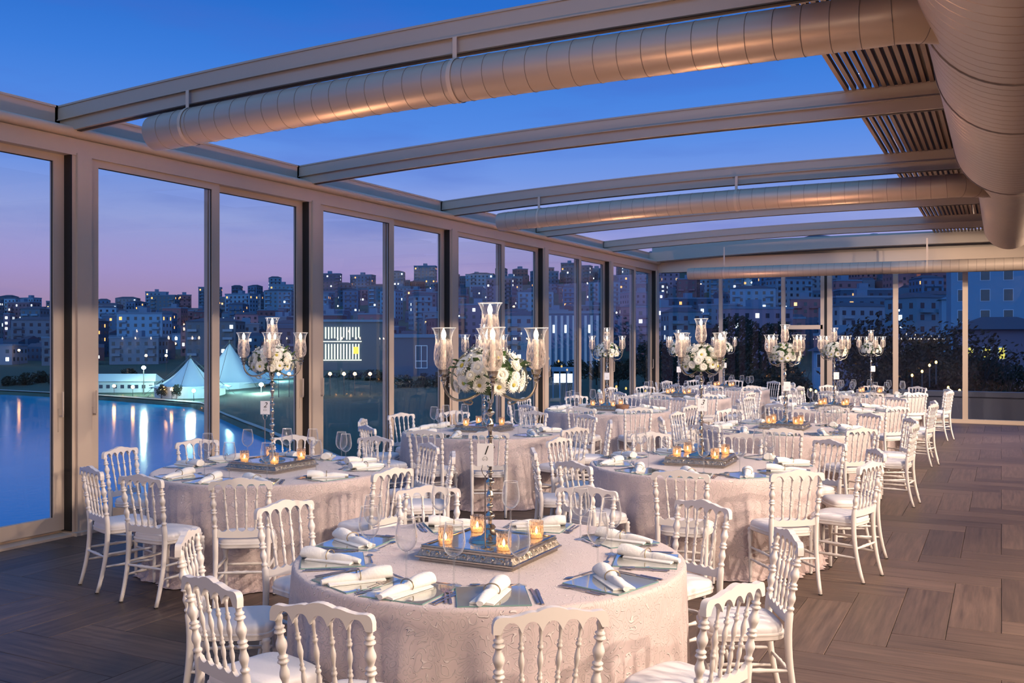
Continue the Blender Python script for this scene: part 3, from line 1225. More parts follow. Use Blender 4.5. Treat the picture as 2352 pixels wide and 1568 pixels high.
def spoon():
    b = MB()
    b.bars([-.004, 0, .004], lambda x: .001, lambda x: .004, -.095, -.02)
    b.bars([-.002, 0, .002], lambda x: .002, lambda x: .005, -.02, .05)
    vs, fs = [], []
    for r, z in ((1, .006), (.7, .0035), (.3, .002), (.05, .0018)):
        for i in range(14):
            a = 2 * PI * i / 14
            vs.append((.016 * r * math.cos(a), .073 + .025 * r * math.sin(a), z))
    for k in range(3):
        for i in range(14):
            j = (i + 1) % 14
            fs.append((k * 14 + i, (k + 1) * 14 + i, (k + 1) * 14 + j, k * 14 + j))
    fs = [tuple(reversed(f)) for f in fs]
    return b.add(vs, fs)
CUT = {}
for nm, fn in (('fork', fork), ('table_knife', knife), ('dessert_spoon', spoon)):
    o = fn().build(nm, M['cutlery'], smooth=True)
    CUT[nm] = o.data
    D.objects.remove(o)

# --- ornate mirrored tray
M['tray_relief'] = principled('tray_relief_silver', (.50, .44, .37, 1), .30, 1, noise=.5, nscale=70, bump=1, bscale=90)
tray = thing('mirrored_tray', '', 'tray')
def square_profile(prof, half_list=None):
    vs, fs = [], []
    for h, z in prof:
        vs += [(-h, -h, z), (h, -h, z), (h, h, z), (-h, h, z)]
    for k in range(len(prof) - 1):
        for i in range(4):
            j = (i + 1) % 4
            fs.append((k * 4 + i, k * 4 + j, k * 4 + 4 + j, k * 4 + 4 + i))
    return vs, fs
vs, fs = square_profile([(.255, 0), (.255, .012), (.262, .014), (.272, .020), (.272, .027), (.264, .030)])
MB().add(vs, fs + [(3, 2, 1, 0)]).build('tray_foot', M['silver'], tray)
vs, fs = square_profile([(.264, .030), (.262, .034), (.250, .056), (.248, .058)])
MB().add(vs, fs).build('relief_band', M['tray_relief'], tray)
vs, fs = square_profile([(.248, .058), (.252, .060), (.252, .066), (.246, .069), (.249, .072), (.249, .078), (.238, .080), (.232, .078), (.230, .074)])
MB().add(vs, fs).build('tray_rim', M['silver'], tray)
b = MB()
for side in range(4):                                    # embossed scrolls along the band
    for k in range(9):
        u = -.205 + k * .0512
        pts = []
        for i in range(15):
            a = i / 14 * 2.6 * PI
            rr = .013 * (1 - i / 16)
            s = 1 if k % 2 else -1
            p = (u + rr * math.cos(a) * s, 0, .045 + rr * .75 * math.sin(a))
            h = .2635 - (p[2] - .034) * .545
            q = Matrix.Rotation(side * PI / 2, 3, 'Z') @ Vector((p[0], -h, p[2]))
            pts.append(q)
        b.tube(pts, .0024, 4)
b.build('scroll_relief', M['silver'], tray, kind='stuff')
MB().box(-.231, .231, -.231, .231, .066, .072).build('tray_mirror', M['mirror'], tray)
register(tray)
TRAY_TOP = .072

# --- votive
vot = thing('votive_candle', '', 'candle')
MB().lathe([(.030, 0), (.034, .003), (.034, .020), (.0355, .024), (.0355, .066), (.034, .069), (.037, .074), (.037, .086), (.0345, .088)], 20, cap1=False).build('glass_cup', M['votive'], vot, smooth=True)
b = MB()
for r_ in range(6):
    for i in range(16):
        a = 2 * PI * (i + .5 * (r_ % 2)) / 16
        z = .022 + r_ * .0082
        c0 = Vector((.0362 * math.cos(a), .0362 * math.sin(a), z))
        t = Vector((-math.sin(a), math.cos(a), 0)) * .0045
        n_ = Vector((math.cos(a), math.sin(a), 0)) * .002
        up = Vector((0, 0, .004))
        b.add([c0 - t, c0 - up, c0 + t, c0 + up, c0 + n_], [(0, 1, 4), (1, 2, 4), (2, 3, 4), (3, 0, 4)])
b.build('hobnail_relief', M['votive'], vot, kind='stuff')
MB().lathe([(.028, .004), (.028, .022), (.006, .022)], 16).build('tealight', M['tealight'], vot, smooth=True)
MB().lathe([(.001, .022), (.006, .028), (.0075, .035), (.005, .046), (.0008, .056)], 8).build('flame', M['flame_small'], vot, smooth=True)
register(vot)

# --- table number stand (wire holder + card)
def card_stand(digit):
    st = thing('table_number_stand', '', 'sign')
    MB().lathe([(.028, 0), (.028, .004), (.018, .008), (.006, .014)], 16).build('stand_base', M['silver'], st, smooth=True)
    MB().tube([(0, 0, .01), (0, 0, .22), (0, 0, .345)], .0032, 6).build('stand_rod', M['silver'], st, smooth=True)
    for s in (-1, 1):
        MB().tube([(0, 0, .345), (s * .012, 0, .36), (s * .018, 0, .380), (s * .012, 0, .400)], .0022, 6).build('clip_wire', M['silver'], st, smooth='all')
    card = MB().cbox(-.040, .040, .002, .0045, .395, .505, .0004).build('number_card', M['card'], st)
    if digit:
        cu = D.curves.new('numeral', 'FONT')
        cu.body = digit
        cu.size = .062
        cu.shear = .35
        cu.align_x = 'CENTER'
        cu.extrude = .0003
        tmp = D.objects.new('tmp', cu)
        COL.objects.link(tmp)
        dg = bpy.context.evaluated_depsgraph_get()
        me = D.meshes.new_from_object(tmp.evaluated_get(dg))
        D.objects.remove(tmp)
        me.materials.clear()
        me.materials.append(M['ink'])
        link('numeral', me, card, (0, .0012, .452), (PI / 2, 0, 0))
    # flourish under the numeral
    b = MB()
    for s in (-1, 1):
        b.tube([(s * .002, .0012, .443), (s * .010, .0012, .437), (s * .013, .0012, .429), (s * .008, .0012, .423), (s * .003, .0012, .428), (s * .006, .0012, .433)], .0006, 4)
    b.build('flourish', M['ink'], card)
    register(st)
    return st
CARDS = {d: card_stand(d) for d in ('1', '2', '3', '')}

# --- candelabra
cand = thing('candelabra', '', 'candelabra')
ST = 1.0   # height reference: origin on the tray mirror; overall 1.2 m
MB().lathe([(.105, 0), (.108, .006), (.10, .014), (.075, .022), (.045, .030), (.030, .045), (.022, .06), (.03, .07), (.018, .085)], 28).build('base', M['silver'], cand, smooth=True)
pf = []
for i in range(181):
    u = i / 180
    z = .085 + u * .70
    r = .0095
    for p, w, g in [(.06, .035, .016), (.13, .02, .010), (.20, .05, .011), (.30, .03, .015), (.37, .015, .010), (.46, .045, .009), (.55, .03, .015), (.62, .015, .010), (.71, .05, .010), (.80, .03, .015), (.88, .015, .010), (.95, .03, .014)]:
        d = abs(u - p) / w
        if d < 1:
            r += g * (math.cos(d * PI) + 1) / 2
    pf.append((r, z))
MB().lathe(pf, 16).build('stem', M['silver'], cand, smooth='all')
MB().lathe([(.012, .78), (.040, .79), (.052, .80), (.030, .82), (.014, .84), (.014, .93), (.022, .94), (.030, .95), (.030, .985), (.022, .99)], 20).build('central_holder', M['silver'], cand, smooth=True)
SHP = [(.020, .0), (.034, .010), (.044, .026), (.049, .050), (.0495, .075), (.046, .105), (.041, .140), (.042, .165), (.050, .190), (.061, .207)]
SHADE = MB().lathe(SHP, 28, cap0=False, cap1=False).build('glass_shade', M['shade'], smooth='all').data
RIM = MB().tube([(.0615 * math.cos(a), .0615 * math.sin(a), .207) for a in [2 * PI * i / 28 for i in range(29)]], .0017, 5, cap=False).build('shade_rim', M['rim'], smooth='all').data
CAN = MB().lathe([(.0125, 0), (.0125, .150), (.008, .153)], 12).build('candle', M['wax'], smooth=True).data
FLM = MB().lathe([(.004, .150), (.010, .160), (.0125, .172), (.009, .188), (.0015, .204)], 10).build('flame', M['flame'], smooth=True).data
CUP = MB().lathe([(.008, -.06), (.016, -.052), (.010, -.044), (.014, -.034), (.027, -.030), (.016, -.024), (.022, -.018), (.026, -.004), (.029, .004)], 18).build('candle_cup', M['silver'], smooth=True).data
for o in list(D.objects):
    if o.parent is None and o.name.split('.')[0] in ('glass_shade', 'shade_rim', 'candle', 'flame', 'candle_cup'):
        D.objects.remove(o)
def light_unit(x, y, z):
    sh = link('glass_shade', SHADE, cand, (x, y, z))
    link('shade_rim', RIM, sh)
    ca = link('candle', CAN, cand, (x, y, z))
    link('flame', FLM, ca)
ARM_R = .232
for k in range(4):
    a = math.radians(4 + 90 * k)
    ca_, sa_ = math.cos(a), math.sin(a)
    z0 = .86
    pts = [(.012, .775), (.06, .735), (.11, .708), (.165, .703), (.205, .725), (.228, .765), (ARM_R, .80)]
    P = []
    # smooth the path
    for i in range(len(pts) - 1):
        for u in (0, .34, .67):
            r = pts[i][0] + (pts[i + 1][0] - pts[i][0]) * u
            z = pts[i][1] + (pts[i + 1][1] - pts[i][1]) * u
            P.append((r, z))
    P.append(pts[-1])
    Q = [P[0]] + [((P[i - 1][0] + P[i][0] + P[i + 1][0]) / 3, (P[i - 1][1] + P[i][1] + P[i + 1][1]) / 3) for i in range(1, len(P) - 1)] + [P[-1]]
    b = MB().tube([(r * ca_, r * sa_, z) for r, z in Q], [.008 - .002 * i / len(Q) for i in range(len(Q))], 8)
    # small scroll below the arm
    scr = []
    for i in range(16):
        t = i / 15 * 1.6 * PI
        rr = .030 * (1 - i / 20)
        scr.append(((.105 + rr * math.cos(t)) * ca_, (.105 + rr * math.cos(t)) * sa_, .700 - rr * .9 * abs(math.sin(t * .8)) * 1 + .004))
    b.tube(scr, .0045, 6)
    b.build('arm', M['silver'], cand, smooth='all')
    link('candle_cup', CUP, cand, (ARM_R * ca_, ARM_R * sa_, z0 - .005))
    light_unit(ARM_R * ca_, ARM_R * sa_, z0)
light_unit(0, 0, .985)
register(cand)

# --- flower ball
def daisy(petals=22, r=.052, two=True):
    b = MB()
    for lay in range(2 if two else 1):
        R = r * (1 - .22 * lay)
        for i in range(petals):
            a = 2 * PI * (i + .5 * lay) / petals + random.uniform(-.05, .05)
            w = .0075 * r / .052
            l = R * random.uniform(.92, 1.05)
            z0, z1, z2 = .001 + .003 * lay, .006 + .006 * lay, .002 + .008 * lay
            ca_, sa_ = math.cos(a), math.sin(a)
            def P(u, v, z):
                return (u * ca_ - v * sa_, u * sa_ + v * ca_, z)
            b.add([P(.008, -w * .5, z0), P(.008, w * .5, z0), P(l * .6, w, z1), P(l * .6, 0, z1 - .002), P(l * .6, -w, z1), P(l, 0, z2)],
                  [(0, 3, 4), (0, 1, 3), (1, 2, 3), (4, 3, 5), (3, 2, 5)])
    b.lathe([(.011, .004), (.012, .008), (.008, .012), (.001, .013)], 10, mi=1)
    return b
def leaf_mesh(l=.055, w=.017):
    vs = [(0, 0, 0), (l * .35, w, .006), (l * .35, 0, 0), (l * .35, -w, .006), (l * .75, w * .7, .006), (l * .75, 0, -.001), (l * .75, -w * .7, .006), (l, 0, -.008)]
    return MB().add(vs, [(0, 2, 1), (0, 3, 2), (1, 2, 5, 4), (2, 3, 6, 5), (4, 5, 7), (5, 6, 7)])
DA = [daisy(22, .054).build('daisy', [M['petal'], M['flower_eye']]).data, daisy(30, .043).build('daisy', [M['petal'], M['petal_cream']]).data, daisy(26, .035).build('daisy', [M['petal_cream'], M['petal']]).data]
LF = leaf_mesh().build('leaf', M['leaf']).data
for o in list(D.objects):
    if o.parent is None and o.name.split('.')[0] in ('daisy', 'leaf'):
        D.objects.remove(o)
fl = thing('flower_arrangement', '', 'flowers')
random.seed(21)
def on_ball(name, me, az, el, R, scale=1.0, tilt=0, flat=.78):
    d = Vector((math.cos(az) * math.cos(el), math.sin(az) * math.cos(el), math.sin(el)))
    o = link(name, me, fl)
    p = Vector((d.x * R, d.y * R, d.z * R * flat))
    q = d.to_track_quat('Z', 'Y')
    o.location = p
    o.rotation_mode = 'QUATERNION'
    o.rotation_quaternion = q @ Matrix.Rotation(random.uniform(0, 6.28), 3, 'Z').to_quaternion()
    o.scale = (scale,) * 3
    return o
for (rows, el) in ((13, -.20), (13, .14), (11, .46), (9, .80), (5, 1.15)):
    for i in range(rows):
        az = 2 * PI * (i + random.uniform(-.18, .18)) / rows + el * 2
        on_ball('daisy', DA[random.choice([0, 1, 1, 2])] if el > 0 else DA[random.choice([0, 0, 1])], az, el + random.uniform(-.08, .08), .178 + random.uniform(-.014, .014), random.uniform(.80, 1.05))
for i in range(26):
    az = 2 * PI * i / 26 + random.uniform(-.1, .1)
    el = random.choice([-.35, -.25, .05, .4, .55, .9])
    o = on_ball('leaf', LF, az, el, .165, random.uniform(.9, 1.4))
    d = Vector((math.cos(az) * math.cos(el), math.sin(az) * math.cos(el), math.sin(el) + random.uniform(-.3, .6)))
    o.rotation_quaternion = d.to_track_quat('X', 'Z')
b = MB()
for i in range(300):                                    # baby's breath
    az, el = random.uniform(0, 2 * PI), random.uniform(-.3, 1.45)
    d = Vector((math.cos(az) * math.cos(el), math.sin(az) * math.cos(el), math.sin(el) * .78)) * random.uniform(.178, .215)
    r = random.uniform(.003, .006)
    b.add([d + Vector(v) * r for v in ((1, 0, 0), (-1, 0, 0), (0, 1, 0), (0, -1, 0), (0, 0, 1), (0, 0, -1))],
          [(0, 2, 4), (2, 1, 4), (1, 3, 4), (3, 0, 4), (2, 0, 5), (1, 2, 5), (3, 1, 5), (0, 3, 5)])
b.build('filler_blossom', M['petal'], fl, kind='stuff')
vs, fs = [], []
MB().lathe([(.02, -.085), (.075, -.07), (.115, -.03), (.128, .01), (.115, .06), (.08, .10), (.03, .115)], 18).build('foam_and_greenery', M['leaf'], fl, smooth=True)
register(fl)

# ================================================================== LAY THE TABLES
def cw_order(angs):
    """index order clockwise (seen from above) starting with the seat nearest the camera"""
    near = min(range(len(angs)), key=lambda i: abs((angs[i] + 90 + 180) % 360 - 180))
    key = lambda i: (angs[near] - angs[i]) % 360
    return sorted(range(len(angs)), key=key)

TOP = .770
SET1 = [(-88, 74), (-115, 54), (-138, 25), (-171, 157), (158, 130), (107, 185), (69, 8), (27, 147), (-9, 147), (-45, 105)]
for ti, (tname, (tx, ty), angs, digit) in enumerate(TABLES):
    t = thing('round_table', 'round banquet table under floor-length pink jacquard cloth, the ' + tname, 'table', (tx, ty, 0), random.uniform(0, 6), 'round banquet tables')
    cm, hm = cloths[ti % 3]
    link('tablecloth', cm, t)
    link('lace_hem', hm, t)
    dist = math.hypot(tx, ty)
    place(tray, (tx, ty, TOP), random.uniform(-.03, .03), 'square silver mirrored tray in the middle of the ' + tname, 'mirrored trays')
    rz_c = [math.radians(27.5), .55, .95, .2, .75, .3, .6, .9, .4, .1][ti]
    zc = TOP + TRAY_TOP
    pl = D.lights.new('candelabra_bulbs', 'SPOT')           # what the five bulbs throw up out of their shades
    pl.energy = 75
    pl.color = (1.0, .52, .28)
    pl.shadow_soft_size = .06
    pl.spot_size = math.radians(150)
    pl.spot_blend = .5
    po = D.objects.new('candelabra_bulbs', pl)
    COL.objects.link(po)
    po.location = (tx, ty, zc + 1.24)
    po.rotation_euler = (PI, 0, 0)
    place(cand, (tx, ty, zc), rz_c, 'tall silver five-light candelabra on the ' + tname, 'candelabras')
    place(fl, (tx, ty, zc + .815), rz_c + ti * 1.3, 'white daisy and green leaf ball on the candelabra of the ' + tname, 'candelabra flowers')
    for k, (sx, sy, nm) in enumerate(((-1, -1, 'left'), (1, -1, 'near'), (1, 1, 'right'), (-1, 1, 'far'))):
        q = .17 + random.uniform(-.015, .01)
        place(vot, (tx + sx * q, ty + sy * q, zc), random.uniform(0, 6), 'glowing amber votive glass on the %s corner of the tray, %s' % (nm, tname), 'votive candles')
    cx_, cy_ = room(-.02, -.16)
    place(CARDS[digit], (tx + cx_, ty + cy_, zc), YAW * .7, ('white card with number %s on a wire stand, %s' % (digit, tname)) if digit else 'small white table card on a wire stand, ' + tname, 'table number stands')
    order = cw_order(angs)
    detail = ti <= 4
    for rank, i in enumerate(order):
        a = math.radians(angs[i]) + YAW
        jr = random.uniform(-.02, .03) if ti == 0 else random.uniform(-.03, .05)
        R_ = 1.225 + jr
        cx, cy = tx + R_ * math.cos(a), ty + R_ * math.sin(a)
        rz = a + PI / 2 + random.uniform(-.10, .10)
        which = 'nearest the camera' if rank == 0 else '%s clockwise from its nearest chair' % ORDN[rank]
        place(chair, (cx, cy, 0), rz, 'white spindle-back chair at the %s, %s' % (tname, which), 'white banquet chairs')
        wh = 'setting nearest camera' if rank == 0 else '%s setting clockwise from nearest' % ORDN[rank]
        # place setting
        sa = a + random.uniform(-.04, .04)
        if ti == 0:
            sa = math.radians(SET1[i][0]) + YAW
        ux, uy = math.cos(sa), math.sin(sa)
        vx, vy = -uy, ux
        def at(r, s):
            return (tx + ux * r + vx * s, ty + uy * r + vy * s)
        mr = .775
        mx, my = at(mr, 0)
        mrz = sa + PI / 2 + random.uniform(-.06, .06)
        place(mat_, (mx, my, TOP + .0005), mrz, 'square mirror placemat, %s, %s' % (wh, tname), 'mirror placemats')
        nrz = mrz + random.choice([.5, .7, -.4, .25, .9, -.6])
        if ti == 0:
            nrz = math.radians(SET1[i][1]) + YAW - PI / 2
        nx_, ny_ = at(mr + .01, random.uniform(-.02, .02))
        place(nap, (nx_, ny_, TOP + .006), nrz, 'rolled white napkin in a ring, %s, %s' % (wh, tname), 'rolled napkins')
        gx, gy = at(.60, random.uniform(-.10, .10) if ti else .12)
        place(glass, (gx, gy, TOP + .0005), random.uniform(0, 6), 'tall clear wine glass, %s, %s' % (wh, tname), 'wine glasses')
        if detail:
            if (angs[i] % 360) < 200 and ti == 3:
                continue
            for nm, off, dr, lb in (('fork', -.178, .0, 'inner fork'), ('fork', -.198, -.01, 'outer fork'), ('table_knife', .178, .0, 'inner knife'), ('table_knife', .198, .01, 'outer knife')):
                # offsets: the diner's left hand is +s when facing the centre
                p = at(mr + dr, off)
                o = link(nm, CUT[nm], None, (p[0], p[1], TOP + .0005), (0, 0, mrz + random.uniform(-.05, .05)))
                o.scale = (1.2, 1.12, 1.3)
                tag(o, 'silver %s, %s, %s' % (lb, wh, tname), nm.split('_')[-1], 'silver ' + nm.split('_')[-1] + 's')
            p = at(mr - .185, 0)
            o = link('dessert_spoon', CUT['dessert_spoon'], None, (p[0], p[1], TOP + .0005), (0, 0, mrz + PI / 2 + random.uniform(-.05, .05)))
            tag(o, 'silver dessert spoon, %s, %s' % (wh, tname), 'spoon', 'silver spoons')
settle()

# ================================================================== OUTSIDE
def P3(px, y, d):
    """world point at depth d seen in direction (px, y)"""
    x, yy = room((px - 1176) / F * d, d)
    return (x, yy, EYE + (780 - y) * d / F)
SKY = [(-700, 706), (0, 708), (228, 716), (340, 704), (480, 694), (590, 676), (760, 664), (850, 658), (990, 640), (1150, 636), (1370, 622), (1600, 600), (2352, 575), (3000, 575)]
SHORE = [(-700, 300), (0, 279), (228, 253), (470, 221), (505, 192), (560, 170), (640, 145), (800, 112), (1000, 88), (1300, 64), (1700, 34), (2400, 30), (3200, 30)]
ROWS = [330, 375, 425, 485, 550, 625, 710, 800, 900]
def near_scale(px):
    u = min(1, max(0, (px - 1250) / 1000))
    return 1 - .25 * u * u * (3 - 2 * u)
def row_z(px, k):
    u = k / 8
    y = 850 + (interp(SKY, px) + 14 - 850) * u
    d = ROWS[k] * near_scale(px)
    return d, EYE + (780 - y) * d / F
M['hill'] = principled('hillside_scrub', (.05, .085, .06, 1), .95, noise=.6, nscale=.03)
M['bank'] = principled('grass_bank', (.045, .07, .035, 1), .95, noise=.5, nscale=.08)
WATER_Z = -14
cols = list(range(-700, 3201, 60))
vs, fs = [], []
nr = 0
for ci, px in enumerate(cols):
    s0 = interp(SHORE, px)
    d0, z0 = row_z(px, 0)
    g = -13.0 + 8.0 * min(1, max(0, (px - 1300) / 400))
    colv = [(s0 - 3, -15.5), (s0, g - .2), (s0 + .3 * (d0 - s0), g), (s0 + .65 * (d0 - s0), g + .35 * (z0 - g)), (d0, z0)]
    for k in range(1, 9):
        colv.append(row_z(px, k))
    dl, zl = colv[-1]
    colv.append((dl * 1.15, zl - 2))
    colv.append((dl * 1.6, zl - 40))
    nr = len(colv)
    for d, z in colv:
        x, y = room((px - 1176) / F * d, d)
        vs.append((x, y, z))
for c in range(len(cols) - 1):
    for r in range(nr - 1):
        fs.append((c * nr + r, (c + 1) * nr + r, (c + 1) * nr + r + 1, c * nr + r + 1))
MB().add(vs, fs).build('ground', M['hill'], kind='structure', smooth='all')

# water
def water_mat():
    m = principled('lagoon_water', (.0, .34, .62, 1), .11, 0, .12)
    nt = m.node_tree
    b = nt.nodes['Principled BSDF']
    b.inputs['IOR'].default_value = 1.18
    tc = nt.nodes.new('ShaderNodeTexCoord')
    n = nt.nodes.new('ShaderNodeTexNoise')
    n.inputs['Scale'].default_value = 1.2
    n.inputs['Detail'].default_value = 3
    bp = nt.nodes.new('ShaderNodeBump')
    bp.inputs['Strength'].default_value = .25
    bp.inputs['Distance'].default_value = .05
    nt.links.new(tc.outputs['Object'], n.inputs['Vector'])
    nt.links.new(n.outputs[0], bp.inputs['Height'])
    nt.links.new(bp.outputs[0], b.inputs['Normal'])
    return m
x0, y0 = room(-700, -60)
MB().add([(-900, -200, WATER_Z), (300, -200, WATER_Z), (300, 500, WATER_Z), (-900, 500, WATER_Z)], [(0, 1, 2, 3)]).build('water', water_mat(), kind='structure')

# promenade along the shore
M['path'] = principled('promenade_paving', (.38, .36, .34, 1), .9, noise=.15, nscale=.5)
vs, fs = [], []
pc = list(range(-400, 1301, 20))
for px in pc:
    s0 = interp(SHORE, px)
    for dd, z in ((1, -12.9), (6, -12.9)):
        x, y = room((px - 1176) / F * (s0 + dd), s0 + dd)
        vs.append((x, y, z))
for i in range(len(pc) - 1):
    fs.append((2 * i, 2 * i + 2, 2 * i + 3, 2 * i + 1))
MB().add(vs, fs).build('promenade', M['path'], kind='structure')

# outer terrace ledge and parapet beyond the back windows
MB().box(-12, 12, YB + .35, YB + 3.0, -.6, -.05).build('terrace', principled('terrace_stone', (.12, .10, .10, 1), .8), kind='structure')
MB().box(-2.4, 9, YB + 1.6, YB + 1.9, -.05, .50).box(-2.45, 9, YB + 1.55, YB + 1.95, .50, .62).build('parapet', principled('parapet_render', (.20, .18, .20, 1), .8), kind='structure')

# --- buildings
def wallmat(name, c):
    m = principled(name, c + (1,), .9)
    nt = m.node_tree
    b = nt.nodes['Principled BSDF']
    oi = nt.nodes.new('ShaderNodeObjectInfo')
    hs = nt.nodes.new('ShaderNodeHueSaturation')
    mr = nt.nodes.new('ShaderNodeMapRange')
    mr.inputs[3].default_value = .55
    mr.inputs[4].default_value = 1.35
    hs.inputs['Color'].default_value = c + (1,)
    nt.links.new(oi.outputs['Random'], mr.inputs[0])
    nt.links.new(mr.outputs[0], hs.inputs['Value'])
    nt.links.new(hs.outputs[0], b.inputs['Base Color'])
    return m
WALLS = [('pale', wallmat('wall_pale', (.17, .30, .42))), ('cream', wallmat('wall_cream', (.22, .26, .33))), ('brick-red', wallmat('wall_brick', (.27, .13, .15))),  # blue of dusk light and haze put into the wall colours
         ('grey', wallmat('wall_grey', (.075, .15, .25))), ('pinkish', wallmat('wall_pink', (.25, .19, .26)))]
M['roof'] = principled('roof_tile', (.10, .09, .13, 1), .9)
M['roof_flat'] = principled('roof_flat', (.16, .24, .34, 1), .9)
M['dark_window'] = principled('dark_window', (.02, .03, .05, 1), .25)
LIT = [emit_mat('lit_window_warm', (1, .55, .22, 1), 2.6), emit_mat('lit_window_white', (.85, .95, 1, 1), 2.6), emit_mat('lit_window_amber', (1, .40, .12, 1), 2.4)]
VARIANTS = []
def building_variant(vi):
    rnd = random.Random(100 + vi)
    w, dp = rnd.uniform(9, 21), rnd.uniform(9, 14)
    fl_ = rnd.choice([2, 3, 3, 4, 4, 5, 6])
    h = fl_ * 3.0 + .8
    cname, wm = WALLS[vi % 5]
    hip = rnd.random() < .42
    root = thing('apartment_block', '', 'building')
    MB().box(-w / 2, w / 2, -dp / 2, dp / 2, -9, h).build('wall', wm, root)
    if hip:
        o = .35
        MB().add([(-w / 2 - o, -dp / 2 - o, h), (w / 2 + o, -dp / 2 - o, h), (w / 2 + o, dp / 2 + o, h), (-w / 2 - o, dp / 2 + o, h), (-w / 4, 0, h + 1.5), (w / 4, 0, h + 1.5)],
                 [(3, 2, 1, 0), (0, 1, 5, 4), (2, 3, 4, 5), (1, 2, 5), (3, 0, 4)]).build('roof', M['roof'], root)
    else:
        MB().box(-w / 2 - .2, w / 2 + .2, -dp / 2 - .2, dp / 2 + .2, h, h + .7).box(-2, 1.6, -1.5, 2, h + .7, h + 3.0).build('roof', M['roof_flat'], root)
    dw, lw = MB(), MB()
    nlit = 0
    for side in range(4):
        ww = w if side % 2 == 0 else dp
        dd = dp if side % 2 == 0 else w
        ncol = max(3, int(ww / 3.0))
        for f in range(fl_):
            for c_ in range(ncol):
                u = -ww / 2 + (c_ + .5) * ww / ncol
                z = 1.1 + f * 3.0
                hw = .62
                p = [Vector((u - hw, -dd / 2 - .06, z)), Vector((u + hw, -dd / 2 - .06, z)), Vector((u + hw, -dd / 2 - .06, z + 1.4)), Vector((u - hw, -dd / 2 - .06, z + 1.4))]
                R = Matrix.Rotation(side * PI / 2, 3, 'Z')
                p = [R @ q for q in p]
                lit = rnd.random() < .10
                (lw if lit else dw).add(p, [(0, 1, 2, 3)])
                nlit += lit
    dw.build('window_panes', M['dark_window'], root, kind='stuff')
    if lw.v:
        lw.build('lit_panes', LIT[rnd.choice([0, 1, 1, 2])], root, kind='stuff')
    bl = MB()
    for f in range(1, fl_):
        if rnd.random() < .75:
            bl.box(-w / 2 + 1, -w / 2 + 4.5, -dp / 2 - 1.2, -dp / 2, f * 3.0, f * 3.0 + .9)
            bl.box(w / 2 - 4.5, w / 2 - 1, -dp / 2 - 1.2, -dp / 2, f * 3.0, f * 3.0 + .9)
    if bl.v:
        bl.build('balcony_fronts', wm, root, kind='stuff')
    register(root)
    return root, w, cname, ['two', 'three', 'four', 'five', 'six'][fl_ - 2], 'hip-roofed' if hip else 'flat-roofed'
for vi in range(24):
    VARIANTS.append(building_variant(vi))
random.seed(5)
KEEP = [room((p - 1176) / F * q, q + 6) for p, q in ((2275, 120), (2285, 62), (2020, 95), (1975, 120), (2205, 200), (1318, 300), (968, 305), (790, 335))]
BUILT = []
# px ranges where glass (or roof opening) shows the hill
count = 0
for k in range(9):
    px = -60.0
    col_i = 0
    while px < 2420:
        d, z = row_z(px, k)
        d *= random.uniform(.965, 1.0)
        v, w, cname, st, rf = VARIANTS[random.randrange(24)]
        wpx = w * F / d
        px += wpx * .5
        skip = False
        # the waterside fairground and the modern civic blocks stand in the lowest rows
        if k == 0 and (px < 700 or 730 < px < 1020):
            skip = True
        if k == 1 and 730 < px < 1020:
            skip = True
        if random.random() < .04:
            skip = True
        x, y = room((px - 1176) / F * d, d)
        if any(math.hypot(x - hx_, y - hy_) < 24 for hx_, hy_ in KEEP):
            skip = True
        if any(math.hypot(x - q[0], y - q[1]) < (w + q[2]) * .5 + 2.5 for q in BUILT):
            skip = True
        if not skip and count < 296:
            BUILT.append((x, y, w))
            rz = YAW + random.choice([0, 0, .3, -.3]) + random.uniform(-.08, .08)
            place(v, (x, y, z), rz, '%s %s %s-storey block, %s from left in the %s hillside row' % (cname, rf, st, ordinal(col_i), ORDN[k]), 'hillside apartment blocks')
            count += 1
            col_i += 1
        px += wpx * (.5 + .2 * random.random()) + 7 * F / d
settle()
print('buildings', count)
random.seed(77)
fb, fr_ = MB(), MB()
for k in range(9):
    for _ in range(46):
        px = random.uniform(-40, 2400)
        d1, z1 = row_z(px, k)
        d2, z2 = row_z(px, min(8, k + 1))
        u = random.uniform(.35, .75) if k < 8 else 0
        d, z = d1 + (d2 - d1) * u, z1 + (z2 - z1) * u
        x, y = room((px - 1176) / F * d, d)
        if any(math.hypot(x - hx_, y - hy_) < 24 for hx_, hy_ in KEEP) or (k == 0 and px < 1050):
            continue
        w, dp, h = random.uniform(5, 10), random.uniform(5, 9), random.uniform(4, 9)
        R = Matrix.Rotation(YAW + random.uniform(-.5, .5), 3, 'Z')
        def tr(vv):
            return [tuple(R @ Vector(q) + Vector((x, y, z))) for q in vv]
        q = [(-w / 2, -dp / 2, -6), (w / 2, -dp / 2, -6), (w / 2, dp / 2, -6), (-w / 2, dp / 2, -6), (-w / 2, -dp / 2, h), (w / 2, -dp / 2, h), (w / 2, dp / 2, h), (-w / 2, dp / 2, h), (-w / 2, 0, h + 1.4), (w / 2, 0, h + 1.4)]
        fb.add(tr(q), [(0, 1, 5, 4), (1, 2, 6, 5), (2, 3, 7, 6), (3, 0, 4, 7)], random.choice([0, 1, 2, 3]))
        fb.add(tr(q), [(4, 5, 9, 8), (6, 7, 8, 9), (5, 6, 9), (7, 4, 8)], 4)
        for c_ in range(int(w / 2.2)):
            for f_ in range(int(h / 2.8)):
                u0 = -w / 2 + .8 + c_ * 2.1
                zz = 1 + f_ * 2.7
                fb.add(tr([(u0, -dp / 2 - .06, zz), (u0 + .9, -dp / 2 - .06, zz), (u0 + .9, -dp / 2 - .06, zz + 1.2), (u0, -dp / 2 - .06, zz + 1.2)]), [(0, 1, 2, 3)], 6 if random.random() < .06 else 5)
